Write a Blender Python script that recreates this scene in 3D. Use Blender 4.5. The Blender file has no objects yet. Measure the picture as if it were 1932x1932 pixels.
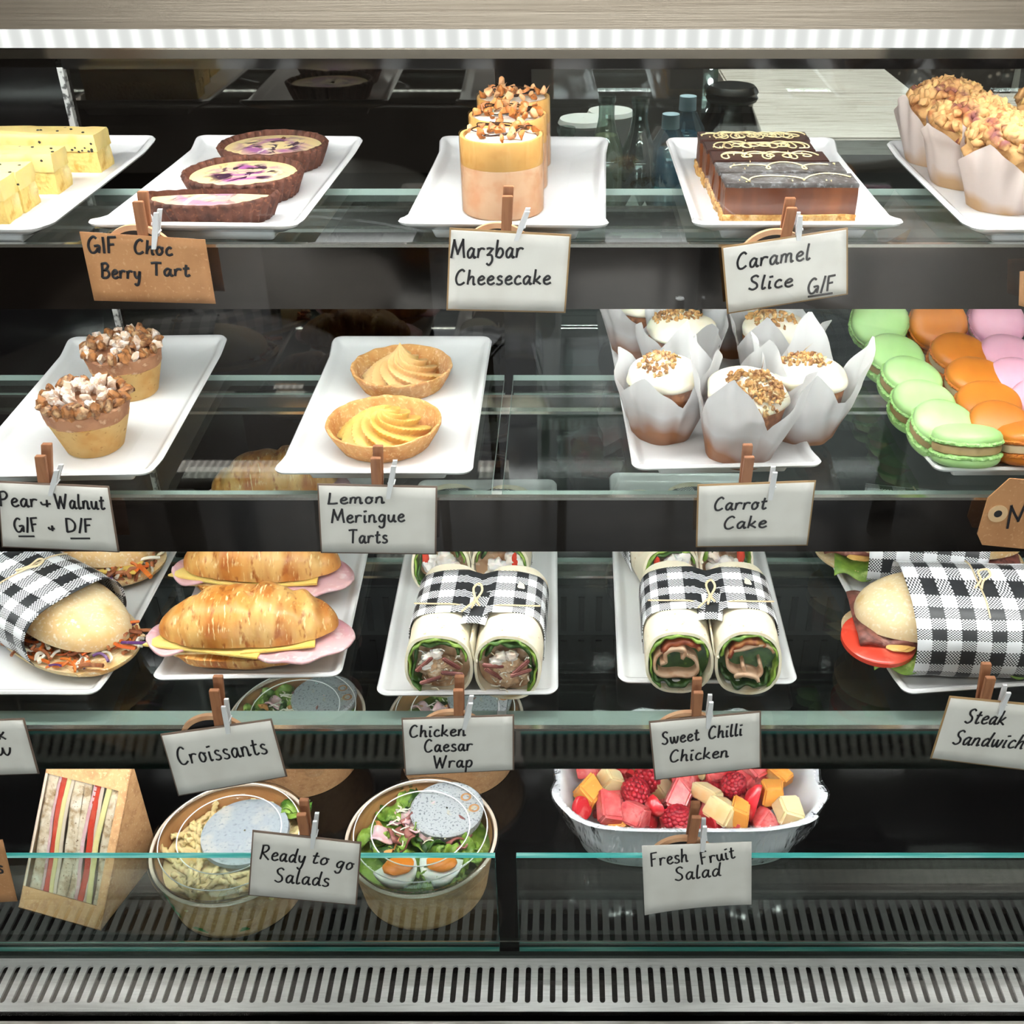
import bpy, bmesh, math, random
from math import sin, cos, pi, radians, tan, atan2, sqrt, floor
from mathutils import Vector, Matrix, noise, Euler

sc = bpy.context.scene
COL = sc.collection

# ------------------------------------------------------------------ camera
FPX, CX, CY, PITCH = 2100.0, 1070.0, 966.0, radians(32)
CAM = Vector((0, 0, 1.6))
cd = bpy.data.cameras.new('camera')
cam = bpy.data.objects.new('camera', cd)
COL.objects.link(cam)
cam.location = CAM
cam.rotation_euler = (radians(90) - PITCH, 0, 0)
cd.sensor_width = 36
cd.lens = 36 * FPX / 1932
cd.shift_x = -(CX - 966) / 1932
cd.clip_start = 0.02
sc.camera = cam

# ------------------------------------------------------------------ world, exposure
w = bpy.data.worlds.new('world')
sc.world = w
w.use_nodes = True
w.node_tree.nodes['Background'].inputs[0].default_value = (.9, .95, 1, 1)
w.node_tree.nodes['Background'].inputs[1].default_value = .25
sc.view_settings.view_transform = 'Standard'
sc.view_settings.look = 'None'
sc.view_settings.exposure = 0.0
sc.view_settings.gamma = 1
sc.view_settings.use_curve_mapping = False
sc.cycles.max_bounces = 10
sc.cycles.transparent_max_bounces = 24
sc.cycles.transmission_bounces = 6
sc.cycles.glossy_bounces = 5
sc.cycles.diffuse_bounces = 3
sc.cycles.caustics_reflective = False
sc.cycles.caustics_refractive = False
sc.cycles.sample_clamp_indirect = 6

LED_TOP, LED_SHELF, LED_LOW, FRONT_FILL, CEILING_FILL, DAYLIGHT_FILL, BACK_FILL = 66.0, 50.0, 95.0, 62.0, 22.0, 7.0, 60.0

# ------------------------------------------------------------------ helpers
def ray(x, y):
    a, b = (x - CX) / FPX, -(y - CY) / FPX
    return Vector((a, cos(PITCH) + b * sin(PITCH), -sin(PITCH) + b * cos(PITCH)))
def onZ(x, y, z):
    d = ray(x, y); t = (z - CAM.z) / d.z
    return CAM + d * t
def onY(x, y, Y):
    d = ray(x, y); t = Y / d.y
    return CAM + d * t

def hx(s):
    s = s.lstrip('#')
    r = [int(s[i:i + 2], 16) / 255 for i in (0, 2, 4)]
    return tuple((v / 12.92 if v <= .04045 else ((v + .055) / 1.055) ** 2.4) for v in r) + (1,)

class NT:
    def __init__(s, name):
        s.m = bpy.data.materials.new(name); s.m.use_nodes = True
        s.t = s.m.node_tree; s.n = s.t.nodes; s.n.clear()
        s.out = s.n.new('ShaderNodeOutputMaterial')
    def new(s, k, **kw):
        nd = s.n.new('ShaderNode' + k)
        for a, b in kw.items(): setattr(nd, a, b)
        return nd
    def link(s, a, b): s.t.links.new(a, b)
    def put(s, sock, v):
        if hasattr(v, 'is_output'): s.link(v, sock)
        else: sock.default_value = v
    def math(s, op, a, b=0.0, c=None):
        nd = s.new('Math', operation=op)
        s.put(nd.inputs[0], a); s.put(nd.inputs[1], b)
        if c is not None: s.put(nd.inputs[2], c)
        return nd.outputs[0]
    def mix(s, f, a, b):
        nd = s.new('Mix', data_type='RGBA')
        s.put(nd.inputs[0], f); s.put(nd.inputs[6], a); s.put(nd.inputs[7], b)
        return nd.outputs[2]
    def rng(s, v, lo, hi):
        nd = s.new('MapRange'); s.put(nd.inputs[0], v)
        nd.inputs[1].default_value = lo; nd.inputs[2].default_value = hi
        return nd.outputs[0]

def texfac(N, kind, scale, st=None, coord='Object', detail=3, dist=0):
    tc = N.new('TexCoord').outputs[coord]
    if st:
        mp = N.new('Mapping'); N.link(tc, mp.inputs[0]); mp.inputs[3].default_value = st; tc = mp.outputs[0]
    if kind == 'n':
        t = N.new('TexNoise'); t.inputs['Scale'].default_value = scale; t.inputs['Detail'].default_value = detail
        t.inputs['Distortion'].default_value = dist
        N.link(tc, t.inputs['Vector']); return t.outputs[0]
    if kind == 'v':
        t = N.new('TexVoronoi'); t.inputs['Scale'].default_value = scale
        N.link(tc, t.inputs['Vector']); return t.outputs[0]
    if kind == 'w':
        t = N.new('TexWave'); t.inputs['Scale'].default_value = scale; t.inputs['Distortion'].default_value = dist
        t.inputs['Detail'].default_value = detail
        N.link(tc, t.inputs['Vector']); return t.outputs[1]
    if kind in 'xyz':
        t = N.new('SeparateXYZ'); N.link(tc, t.inputs[0])
        return N.math('MULTIPLY', t.outputs['xyz'.index(kind)], scale)

MATS = {}
def mat(name, col, rough=.5, metal=0, spec=.5, layers=(), bump=None, sss=0, coat=0, sheen=0, emit=0, alpha=1):
    """layers: (kind, scale, colour, lo, hi[, dict])"""
    if name in MATS: return MATS[name]
    N = NT(name)
    p = N.new('BsdfPrincipled')
    c = hx(col)
    cs = c
    for L in layers:
        kw = L[5] if len(L) > 5 else {}
        f = N.rng(texfac(N, L[0], L[1], **kw), L[3], L[4])
        cs = N.mix(f, cs, hx(L[2]))
    N.put(p.inputs['Base Color'], cs)
    p.inputs['Roughness'].default_value = rough
    p.inputs['Metallic'].default_value = metal
    p.inputs['Specular IOR Level'].default_value = spec
    p.inputs['Coat Weight'].default_value = coat
    p.inputs['Coat Roughness'].default_value = .08
    p.inputs['Sheen Weight'].default_value = sheen
    if sss:
        p.inputs['Subsurface Weight'].default_value = sss
        p.inputs['Subsurface Radius'].default_value = (1, .6, .35)
        p.inputs['Subsurface Scale'].default_value = .006
    if emit:
        N.put(p.inputs['Emission Color'], cs); p.inputs['Emission Strength'].default_value = emit
    if bump:
        h = None
        bl = bump if isinstance(bump[0], tuple) else (bump,)
        for B in bl:
            kw = B[4] if len(B) > 4 else {}
            b = N.new('Bump'); b.inputs['Strength'].default_value = B[2]; b.inputs['Distance'].default_value = B[3]
            N.link(texfac(N, B[0], B[1], **kw), b.inputs['Height'])
            if h: N.link(h, b.inputs['Normal'])
            h = b.outputs[0]
        N.link(h, p.inputs['Normal'])
    N.link(p.outputs[0], N.out.inputs[0])
    MATS[name] = N.m
    return N.m

def clear(name, tint='#ffffff', r0=.04, rough=.0, gain=.96, gl='#ffffff', bump=None, haze=0.0):
    """thin clear sheet: straight-through transmission plus a mirror that grows at grazing angles"""
    if name in MATS: return MATS[name]
    N = NT(name)
    lw = N.new('LayerWeight'); lw.inputs[0].default_value = .5
    f = N.math('MULTIPLY_ADD', N.math('POWER', lw.outputs['Facing'], 5.0), gain, r0)
    tr = N.new('BsdfTransparent'); tr.inputs[0].default_value = hx(tint)
    g = N.new('BsdfGlossy'); g.inputs[0].default_value = hx(gl); g.inputs['Roughness'].default_value = rough
    if bump:
        b = N.new('Bump'); b.inputs['Strength'].default_value = bump[1]; b.inputs['Distance'].default_value = bump[2]
        N.link(texfac(N, 'n', bump[0], bump[3] if len(bump) > 3 else None), b.inputs['Height'])
        N.link(b.outputs[0], g.inputs['Normal']); N.link(b.outputs[0], lw.inputs[1])
    mx = N.new('MixShader'); N.link(f, mx.inputs[0]); N.link(tr.outputs[0], mx.inputs[1]); N.link(g.outputs[0], mx.inputs[2])
    o = mx.outputs[0]
    if haze:
        d = N.new('BsdfDiffuse'); d.inputs[0].default_value = (.9, .92, .95, 1)
        m2 = N.new('MixShader'); m2.inputs[0].default_value = haze
        N.link(o, m2.inputs[1]); N.link(d.outputs[0], m2.inputs[2]); o = m2.outputs[0]
    N.link(o, N.out.inputs[0])
    MATS[name] = N.m
    return N.m

_ICO = {}
def ico(sub):
    if sub not in _ICO:
        b = bmesh.new(); bmesh.ops.create_icosphere(b, subdivisions=sub, radius=1)
        b.verts.ensure_lookup_table()
        _ICO[sub] = ([v.co.copy() for v in b.verts], [[v.index for v in f.verts] for f in b.faces]); b.free()
    return _ICO[sub]
_CH = {}
def chunk_shape(k):
    if k not in _CH:
        r = random.Random(k + 77)
        b = bmesh.new()
        for i in range(11):
            d = Vector((r.gauss(0, 1), r.gauss(0, 1), r.gauss(0, 1))).normalized() * r.uniform(.75, 1)
            b.verts.new((d.x, d.y * .85, d.z * .7))
        g = bmesh.ops.convex_hull(b, input=b.verts)
        bmesh.ops.delete(b, geom=[v for v in b.verts if not v.link_faces], context='VERTS')
        bmesh.ops.bevel(b, geom=list(b.edges), offset=.09, segments=1, affect='EDGES')
        b.verts.ensure_lookup_table(); b.verts.index_update()
        _CH[k] = ([v.co.copy() for v in b.verts], [[v.index for v in f.verts] for f in b.faces]); b.free()
    return _CH[k]

def rotm(rx=0, ry=0, rz=0): return Euler((rx, ry, rz)).to_matrix()
def rrot(r): return rotm(r.uniform(0, 6.28), r.uniform(0, 6.28), r.uniform(0, 6.28))
def nz(p, f, s=0): return noise.noise(Vector((p[0] * f + s * 7.3, p[1] * f - s * 3.1, p[2] * f + s * 1.7)))
def sstep(a, b, x):
    t = max(0, min(1, (x - a) / (b - a))); return t * t * (3 - 2 * t)
def crom(pts, k=6, closed=False):
    P = [Vector(p) for p in pts]; out = []
    n = len(P)
    for i in range(n if closed else n - 1):
        p0 = P[(i - 1) % n] if closed or i > 0 else P[0]
        p1 = P[i]; p2 = P[(i + 1) % n]
        p3 = P[(i + 2) % n] if closed or i + 2 < n else P[-1]
        for j in range(k):
            t = j / k
            out.append(.5 * ((2 * p1) + (p2 - p0) * t + (2 * p0 - 5 * p1 + 4 * p2 - p3) * t * t + (3 * p1 - p0 - 3 * p2 + p3) * t ** 3))
    if not closed: out.append(P[-1])
    return out

class MB:
    def __init__(s): s.v = []; s.f = []; s.uv = []; s.mi = []
    def add(s, vs, fs, uv=None, mi=0):
        o = len(s.v)
        s.v += [tuple(v) for v in vs]
        s.uv += uv if uv else [(0, 0)] * len(vs)
        s.f += [tuple(i + o for i in f) for f in fs]; s.mi += [mi] * len(fs)
        return s
    def box(s, c, d, R=None, mi=0):
        vs = [Vector((x * d[0] / 2, y * d[1] / 2, z * d[2] / 2)) for x in (-1, 1) for y in (-1, 1) for z in (-1, 1)]
        if R: vs = [R @ v for v in vs]
        c = Vector(c)
        return s.add([c + v for v in vs], [(0, 1, 3, 2), (4, 6, 7, 5), (0, 4, 5, 1), (2, 3, 7, 6), (0, 2, 6, 4), (1, 5, 7, 3)], mi=mi)
    def grid(s, nu, nv, fn, cu=False, cv=False, cap=0, uvf=None, mi=0):
        mu = nu if cu else nu + 1; mv = nv if cv else nv + 1
        vs = []; uv = []
        for j in range(mv):
            for i in range(mu):
                u, v = i / nu, j / nv
                vs.append(fn(u, v)); uv.append(uvf(u, v) if uvf else (u, v))
        fs = []
        for j in range(nv):
            for i in range(nu):
                a = j * mu + i; b = j * mu + (i + 1) % mu
                c2 = ((j + 1) % mv) * mu + (i + 1) % mu; d = ((j + 1) % mv) * mu + i
                fs.append((a, b, c2, d))
        if cap & 1: fs.append(tuple(range(mu))[::-1])
        if cap & 2: fs.append(tuple(range((mv - 1) * mu, mv * mu)))
        return s.add(vs, fs, uv, mi)
    def lathe(s, prof, n=48, rf=None, c=(0, 0, 0), cap=0, mi=0, sx=1, sy=1):
        m = len(prof) - 1
        def fn(u, v):
            r, z = prof[round(v * m)]; a = u * 2 * pi
            k = rf(a, r, z) if rf else (r, z)
            if not isinstance(k, tuple): k = (k, z)
            return (c[0] + k[0] * cos(a) * sx, c[1] + k[0] * sin(a) * sy, c[2] + k[1])
        return s.grid(n, m, fn, cu=True, cap=cap, mi=mi)
    def blob(s, c, r, amp=0, freq=1, seed=0, R=None, sub=2, fn=None, mi=0):
        vs, fs = ico(sub); c = Vector(c); out = []
        if not hasattr(r, '__len__'): r = (r, r, r)
        for v in vs:
            k = 1 + (amp * nz(v, freq, seed) if amp else 0)
            q = Vector((v.x * r[0] * k, v.y * r[1] * k, v.z * r[2] * k))
            if fn: q = Vector(fn(q))
            if R: q = R @ q
            out.append(c + q)
        return s.add(out, fs, mi=mi)
    def chunk(s, c, size, k, R=None, mi=0):
        vs, fs = chunk_shape(k % 14); c = Vector(c)
        if not hasattr(size, '__len__'): size = (size,) * 3
        out = []
        for v in vs:
            q = Vector((v.x * size[0], v.y * size[1], v.z * size[2]))
            out.append(c + (R @ q if R else q))
        return s.add(out, fs, mi=mi)
    def tube(s, pts, r, n=6, closed=False, flat=None, mi=0):
        P = [Vector(p) for p in pts]; m = len(P); vs = []
        up = None
        for i in range(m):
            t = (P[(i + 1) % m] - P[i - 1]) if closed else (P[min(i + 1, m - 1)] - P[max(i - 1, 0)])
            if t.length < 1e-9: t = Vector((1, 0, 0))
            t.normalize()
            if flat: nrm = Vector(flat[0]); sc_ = flat[1]
            else:
                if up is None: up = Vector((0, 0, 1)) if abs(t.z) < .9 else Vector((1, 0, 0))
                nrm = up - t * up.dot(t)
                if nrm.length < 1e-6: nrm = t.orthogonal()
                sc_ = 1
            nrm.normalize(); up = nrm
            b = t.cross(nrm)
            rr = r[i] if hasattr(r, '__len__') else r
            for j in range(n):
                a = j / n * 2 * pi
                vs.append(P[i] + b * (cos(a) * rr) + nrm * (sin(a) * rr * sc_))
        fs = []
        for i in range(m if closed else m - 1):
            for j in range(n):
                k = (i + 1) % m
                fs.append((i * n + j, i * n + (j + 1) % n, k * n + (j + 1) % n, k * n + j))
        if not closed: fs += [tuple(range(n))[::-1], tuple(range((m - 1) * n, m * n))]
        return s.add(vs, fs, mi=mi)
    def prism(s, poly, z0, z1, M=None, mi=0):
        n = len(poly)
        vs = [Vector((p[0], p[1], z0)) for p in poly] + [Vector((p[0], p[1], z1)) for p in poly]
        if M: vs = [M @ v for v in vs]
        fs = [tuple(range(n))[::-1], tuple(range(n, 2 * n))] + [(i, (i + 1) % n, n + (i + 1) % n, n + i) for i in range(n)]
        return s.add(vs, fs, mi=mi)
    def build(s, name, mats, parent=None, sharp=35, bevel=0, seg=2, solid=0, sub=0, loc=None, kind=None, label=None, off=0):
        me = bpy.data.meshes.new(name)
        me.from_pydata(s.v, [], s.f)
        if not isinstance(mats, (list, tuple)): mats = [mats]
        for m in mats: me.materials.append(m)
        me.polygons.foreach_set('material_index', s.mi)
        ul = me.uv_layers.new(name='UVMap')
        idx = [0] * len(me.loops); me.loops.foreach_get('vertex_index', idx)
        flat = []
        for i in idx: flat += s.uv[i]
        ul.data.foreach_set('uv', flat)
        b = bmesh.new(); b.from_mesh(me)
        bmesh.ops.recalc_face_normals(b, faces=b.faces)
        if bevel:
            ed = [e for e in b.edges if len(e.link_faces) == 2 and e.calc_face_angle(0) > radians(sharp)]
            bmesh.ops.bevel(b, geom=ed, offset=bevel, segments=seg, affect='EDGES', clamp_overlap=True)
        lim = radians(sharp)
        for f in b.faces: f.smooth = True
        for e in b.edges:
            if len(e.link_faces) == 2 and e.calc_face_angle(0) > lim: e.smooth = False
        b.to_mesh(me); b.free()
        o = bpy.data.objects.new(name, me); COL.objects.link(o)
        if sub:
            md = o.modifiers.new('subsurf', 'SUBSURF'); md.levels = sub; md.render_levels = sub
        if solid:
            md = o.modifiers.new('solidify', 'SOLIDIFY'); md.thickness = solid; md.offset = off
        if parent: o.parent = parent
        if loc is not None: o.location = loc
        if kind: o['kind'] = kind
        if label: o['label'] = label
        return o

def tag(o, label, cat, group=None, kind=None):
    o['label'] = label; o['category'] = cat
    if group: o['group'] = group
    if kind: o['kind'] = kind
    return o
def thing(name, label, cat, loc=(0, 0, 0), rz=0, group=None, rx=0, ry=0):
    o = bpy.data.objects.new(name, None); COL.objects.link(o)
    o.empty_display_size = .02
    o.location = loc; o.rotation_euler = (rx, ry, rz)
    return tag(o, label, cat, group)
def dup(root, loc, rot, label=None, group=None, scale=None):
    r = root.copy(); COL.objects.link(r); r.location = loc; r.rotation_euler = rot
    if label: r['label'] = label
    if group: r['group'] = group
    if scale: r.scale = (scale,) * 3
    for ch in list(root.children):
        c = ch.copy(); COL.objects.link(c); c.parent = r
        for g in list(ch.children):
            d = g.copy(); COL.objects.link(d); d.parent = c
    return r
# ------------------------------------------------------------------ materials of the place
SH = [1.3085, 1.12, .916]
SF = [.867, .790, .734]
FLOOR_Z, PANE_Y, GLASS_Y = .664, .692, .625
XL, XR, YB = -.80, .66, 1.22
ST_X = {'st': (.6, 30, 30)}

steel = mat('brushed_steel', '#c9c6c2', rough=.28, metal=1, layers=[('n', 14, '#a9a5a0', .35, .7, {'st': (.8, 40, 40)})], bump=('n', 20, .12, .001, {'st': (1, 60, 60)}))
steel_bright = mat('polished_steel', '#d6d6d4', rough=.12, metal=1)
steel_warm = mat('brushed_warm_steel', '#95877a', rough=.30, metal=1, layers=[('n', 9, '#837568', .35, .7, {'st': (.5, 60, 60)})], bump=('n', 20, .05, .001, {'st': (1, 60, 60)}))
black_gloss = mat('black_lacquer', '#08080a', rough=.1, spec=.6)
black_matt = mat('black_matt', '#0c0c0d', rough=.5)
black_floor = mat('black_glass_base', '#060607', rough=.09, spec=.6, layers=[('n', 300, '#2a2a2a', .72, .8)])
strip_mat = mat('dark_mirror_strip', '#57524f', rough=.07, metal=1, layers=[('n', 7, '#6b6460', .4, .7, {'st': (.5, 3, 3)})])
glass_shelf_m = clear('shelf_glass', '#f1f7f5', r0=.05)
teal_edge = mat('glass_edge_teal', '#4fb9b4', rough=.15, spec=.7, layers=[('n', 60, '#a5e6df', .45, .7, {'st': (.2, 4, 1)})])
pale_edge = mat('glass_edge_pale', '#cfe0da', rough=.15, spec=.7)
front_glass = clear('front_pane_glass', '#fbfdfc', r0=.035, gain=.8)
pane_glass = clear('guard_pane_glass', '#eef5f2', r0=.055, gain=.9)
door_mirror = mat('smoked_mirror_door', '#3d3b38', rough=.03, metal=1)
door_clear = clear('clear_door_glass', '#dfe6e4', r0=.06)
white_gloss = mat('white_porcelain', '#f1f1f2', rough=.12, spec=.55, coat=.3)

def led_mat(name, strength, period, lo=.6, tint=(1, .99, .975, 1)):
    N = NT(name)
    x = N.new('SeparateXYZ'); N.link(N.new('TexCoord').outputs['Object'], x.inputs[0])
    s = N.math('SINE', N.math('MULTIPLY', x.outputs[0], 2 * pi / period))
    f = N.math('MULTIPLY_ADD', N.math('POWER', N.math('MULTIPLY_ADD', s, .5, .5), 2.0), 1 - lo, lo)
    e = N.new('Emission'); e.inputs[0].default_value = tint
    N.link(N.math('MULTIPLY', f, strength), e.inputs[1])
    N.link(e.outputs[0], N.out.inputs[0])
    return N.m
led_diffuser = led_mat('led_diffuser', 1.3, .0118, .66)
led_lamp = led_mat('led_lamp', LED_TOP, .0118, .5)
led_shelf = led_mat('led_shelf', LED_SHELF, .0118, .5)
front_fill = led_mat('led_front', FRONT_FILL, .0118, .5)
led_low = led_mat('led_lowest_shelf', LED_LOW, .0118, .5)

def plain_emit(name, strength, col):
    N = NT(name); e = N.new('Emission'); e.inputs[0].default_value = col; e.inputs[1].default_value = strength
    N.link(e.outputs[0], N.out.inputs[0]); return N.m

# ------------------------------------------------------------------ the room
def wall(name, c, d, m):
    o = MB().box(c, d).build(name, m); o['kind'] = 'structure'; return o
floor_m = mat('cafe_floor_boards', '#2b211b', rough=.35, layers=[('n', 6, '#1c1511', .35, .7, {'st': (1, 14, 1)})])
plaster = mat('cafe_plaster', '#b9b1a8', rough=.8, layers=[('n', 3, '#a39a90', .4, .7)])
dark_plaster = mat('dark_backroom_wall', '#3a3735', rough=.7, layers=[('n', 2, '#55504c', .45, .7)])
wall('floor', (0, -1, -.05), (7, 8, .1), floor_m)
wall('ceiling', (0, -1, 2.95), (7, 8, .1), mat('ceiling_white', '#d8d5d0', rough=.8))
wall('wall_left', (-3.3, -1, 1.45), (.1, 8, 2.9), plaster)
wall('wall_right', (3.3, -1, 1.45), (.1, 8, 2.9), plaster)
wall('wall_back', (0, 2.75, 1.45), (6.7, .1, 2.9), dark_plaster)
for n, (c, d) in enumerate([((0, -4.75, .4), (6.7, .1, .8)), ((0, -4.75, 2.65), (6.7, .1, .5)), ((-2.75, -4.75, 1.6), (1.1, .1, 1.6)), ((2.75, -4.75, 1.6), (1.1, .1, 1.6))]):
    wall('wall_front' + ('' if n == 0 else '_' + str(n)), c, d, plaster)
day_panel = MB().box((0, -4.95, 1.6), (4.6, .02, 1.8)).build('window_1', plain_emit('daylight', DAYLIGHT_FILL, (.95, .98, 1, 1)))  # unseen glowing panel added to light the cards from the front
day_panel['kind'] = 'structure'
fr = MB()
for x in (-2.2, -1.1, 0, 1.1, 2.2): fr.box((x, -4.74, 1.6), (.06, .08, 1.6))
fr.box((0, -4.74, .82), (4.4, .1, .05)); fr.box((0, -4.74, 2.38), (4.4, .08, .05))
o = fr.build('trim_1', black_matt); o['kind'] = 'structure'
ceiling_fill_m = plain_emit('ceiling_lamp_glow', CEILING_FILL, (1, .96, .9, 1))  # unseen ceiling panels added for the room's ambient light
for i, (x, y) in enumerate([(-1.4, -.9), (1.4, -.9), (0, -2.6)]):
    t = thing('ceiling_light', ['flush ceiling light panel over the round table side of the cafe', 'flush ceiling light panel over the chair side of the cafe', 'flush ceiling light panel nearest the cafe window'][i], 'light', (x, y, 2.9), group='cafe ceiling lights')
    MB().box((0, 0, -.02), (.9, .32, .04)).build('frame', steel, t)
    MB().box((0, 0, -.045), (.84, .26, .008)).build('diffuser', ceiling_fill_m, t)
t = thing('ceiling_light', 'flush ceiling light panel over the service counter behind the case', 'light', (.25, 1.62, 2.9), group='cafe ceiling lights')  # unseen lamp added to brighten the counter, bottles and bench
MB().box((0, 0, -.02), (1.3, .32, .04)).build('frame', steel, t)
MB().box((0, 0, -.045), (1.24, .26, .008)).build('diffuser', plain_emit('counter_lamp_glow', BACK_FILL, (1, .97, .93, 1)), t)

# ------------------------------------------------------------------ the display case
case = thing('display_case', 'long refrigerated food display case of steel and glass with black interior', 'display case', (0, 0, 0))
b = MB()
b.box(((XL + XR) / 2, .965, .656), (XR - XL, .54, .016))
b.build('base_deck', black_floor, case)
b = MB()
b.box(((XL + XR) / 2, .895, .315), (XR - XL, .67, .63)); b.build('plinth', steel_warm, case, bevel=.004)
b = MB(); b.box(((XL + XR) / 2, .66, .634), (XR - XL, .075, .008)); b.build('grille_well', mat('grille_well_black', '#040404', rough=.9, spec=0), case)  # shade put into the colour: black plate that keeps the slots dark
led_x0, led_x1 = XL, XR
def zpx(y, Y): return onY(CX, y, Y).z
# front ledge
b = MB(); b.box(((XL + XR) / 2, .602, .655), (XR - XL, .034, .018)); b.build('front_ledge', steel, case, bevel=.002)
# slotted grille
g = MB(); pitch = .01165; y0, y1 = .6265, .683
zt = FLOOR_Z + .001
nx = int((XR - XL) / pitch)
for i in range(nx):
    cx = XL + (i + .5) * pitch
    out = []; inn = []
    n = 5
    sw, sy0, sy1 = .0026, .6355, .6755
    hole = [(sw * cos(a), sy1 - sw + sw * sin(a)) for a in [pi * k / n for k in range(n + 1)]] + [(sw * cos(a), sy0 + sw + sw * sin(a)) for a in [pi + pi * k / n for k in range(n + 1)]]
    rect = [(pitch / 2 * max(-1, min(1, 1.6 * cos(pi * k / n))), y1) if 0 < k < n else (pitch / 2 * (1 if k == 0 else -1), y1) for k in range(n + 1)] + \
           [(pitch / 2 * max(-1, min(1, 1.6 * cos(pi + pi * k / n))), y0) if 0 < k < n else (pitch / 2 * (-1 if k == 0 else 1), y0) for k in range(n + 1)]
    m = len(hole)
    vs = [(cx + p[0], p[1], zt) for p in rect] + [(cx + p[0], p[1], zt) for p in hole] + [(cx + p[0], p[1], zt - .003) for p in hole]
    fs = []
    for k in range(m):
        k2 = (k + 1) % m
        fs.append((k, k2, m + k2, m + k)); fs.append((m + k, m + k2, 2 * m + k2, 2 * m + k))
    g.add(vs, fs)
g.build('slotted_air_grille', mat('grille_steel', '#e2e3e2', rough=.45, metal=.4, layers=[('n', 30, '#cfd0cf', .4, .7, {'st': (1, 20, 1)})]), case)
# sill that holds the guard panes
b = MB(); b.box(((XL + XR) / 2, .6855, FLOOR_Z + .002), (XR - XL, .005, .006)); b.box(((XL + XR) / 2, .700, FLOOR_Z + .002), (XR - XL, .006, .006))
b.build('pane_channel', mat('dark_green_channel', '#26302d', rough=.25, metal=.6), case)
b = MB(); b.box(((XL + XR) / 2, .6975, FLOOR_Z + .0062), (XR - XL, .0015, .002)); b.build('channel_lip', steel_bright, case)
# canopy
zc0 = zpx(54, .645); zc1 = zpx(88, .65); zc2 = zpx(107, .655)
b = MB(); b.box(((XL + XR) / 2, .690, zc0 + .06), (XR - XL, .10, .12)); b.build('canopy', steel_warm, case, bevel=.003)
b = MB(); b.box(((XL + XR) / 2, .652, (zc0 + zc1) / 2), (XR - XL, .012, zc0 - zc1)); b.build('led_light_bar', led_diffuser, case)
b = MB(); b.box(((XL + XR) / 2, .656, (zc1 + zc2) / 2), (XR - XL, .016, zc1 - zc2)); b.build('canopy_lip', mat('lip_steel', '#cfc3b6', rough=.1, metal=1, layers=[('n', 5, '#b08a6a', .52, .6, {'st': (1, .01, .01)}), ('n', 6, '#6f6c66', .58, .62, {'st': (1.3, .01, .01)})]), case, bevel=.001)  # brown and grey bands paint cafe reflections into the lip colour
b = MB(); b.box(((XL + XR) / 2, .885, zc0 + .027), (XR - XL, .030, .004)); b.build('led_lamp_strip', led_lamp, case)
b = MB(); b.box(((XL + XR) / 2, .6705, zc2 + .0045), (XR - XL, .010, .002)); b.build('led_front_strip', front_fill, case)  # hidden emitter added to brighten the grille and the cards
b = MB(); b.box(((XL + XR) / 2, .99, zc0 + .04), (XR - XL, .52, .02)); b.build('roof_panel', black_matt, case)
# front glass pane
b = MB(); zg0, zg1 = FLOOR_Z, zc0 + .1
b.box(((XL + XR) / 2, GLASS_Y, (zg0 + zg1) / 2), (XR - XL, .004, zg1 - zg0)); b.build('front_glass', front_glass, case)
# ends
b = MB(); b.box((XL - .01, .92, 1.1), (.02, .6, .9)); b.build('end_panel', black_gloss, case)
b = MB(); b.box((XR + .01, .92, 1.1), (.02, .6, .9)); b.build('end_panel', black_gloss, case)
# back frame and doors
ztop = zpx(130, YB)
b = MB()
b.box(((XL + XR) / 2, YB + .012, (zc0 + .05 + ztop) / 2), (XR - XL, .03, zc0 + .05 - ztop))
b.box(((XL + XR) / 2, YB + .012, .69), (XR - XL, .03, .05))
b.box((-.055, YB + .006, 1.08), (.036, .03, .80))
b.box((-.66, YB + .012, 1.08), (.27, .03, .80))
b.box((XR - .03, YB + .012, 1.08), (.06, .03, .80))
b.build('back_frame', black_gloss, case, bevel=.002)
b = MB(); b.box((-.30, YB + .008, 1.085), (.46, .006, .76)); b.build('sliding_door', door_mirror, case, label='dark mirrored sliding back door')
b = MB(); b.box((-.524, YB + .002, 1.085), (.006, .01, .76)); b.build('door_edge', mat('worn_white_edge', '#d9d9d6', rough=.4, layers=[('n', 160, '#555555', .5, .62)]), case)
b = MB(); b.box((.28, YB + .008, 1.085), (.64, .006, .76)); b.build('sliding_door', door_clear, case, label='clear glass sliding back door')
# rear air duct with vents
b = MB(); b.box(((XL + XR) / 2, 1.195, .70), (XR - XL, .02, .09)); b.build('rear_duct', mat('grey_duct', '#3f4142', rough=.3, metal=.7), case, bevel=.003)
b = MB()
for i in range(60):
    b.box((XL + .02 + i * .0235, 1.184, .70), (.008, .003, .055))
b.build('duct_vents', black_matt, case, kind='stuff')

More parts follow.
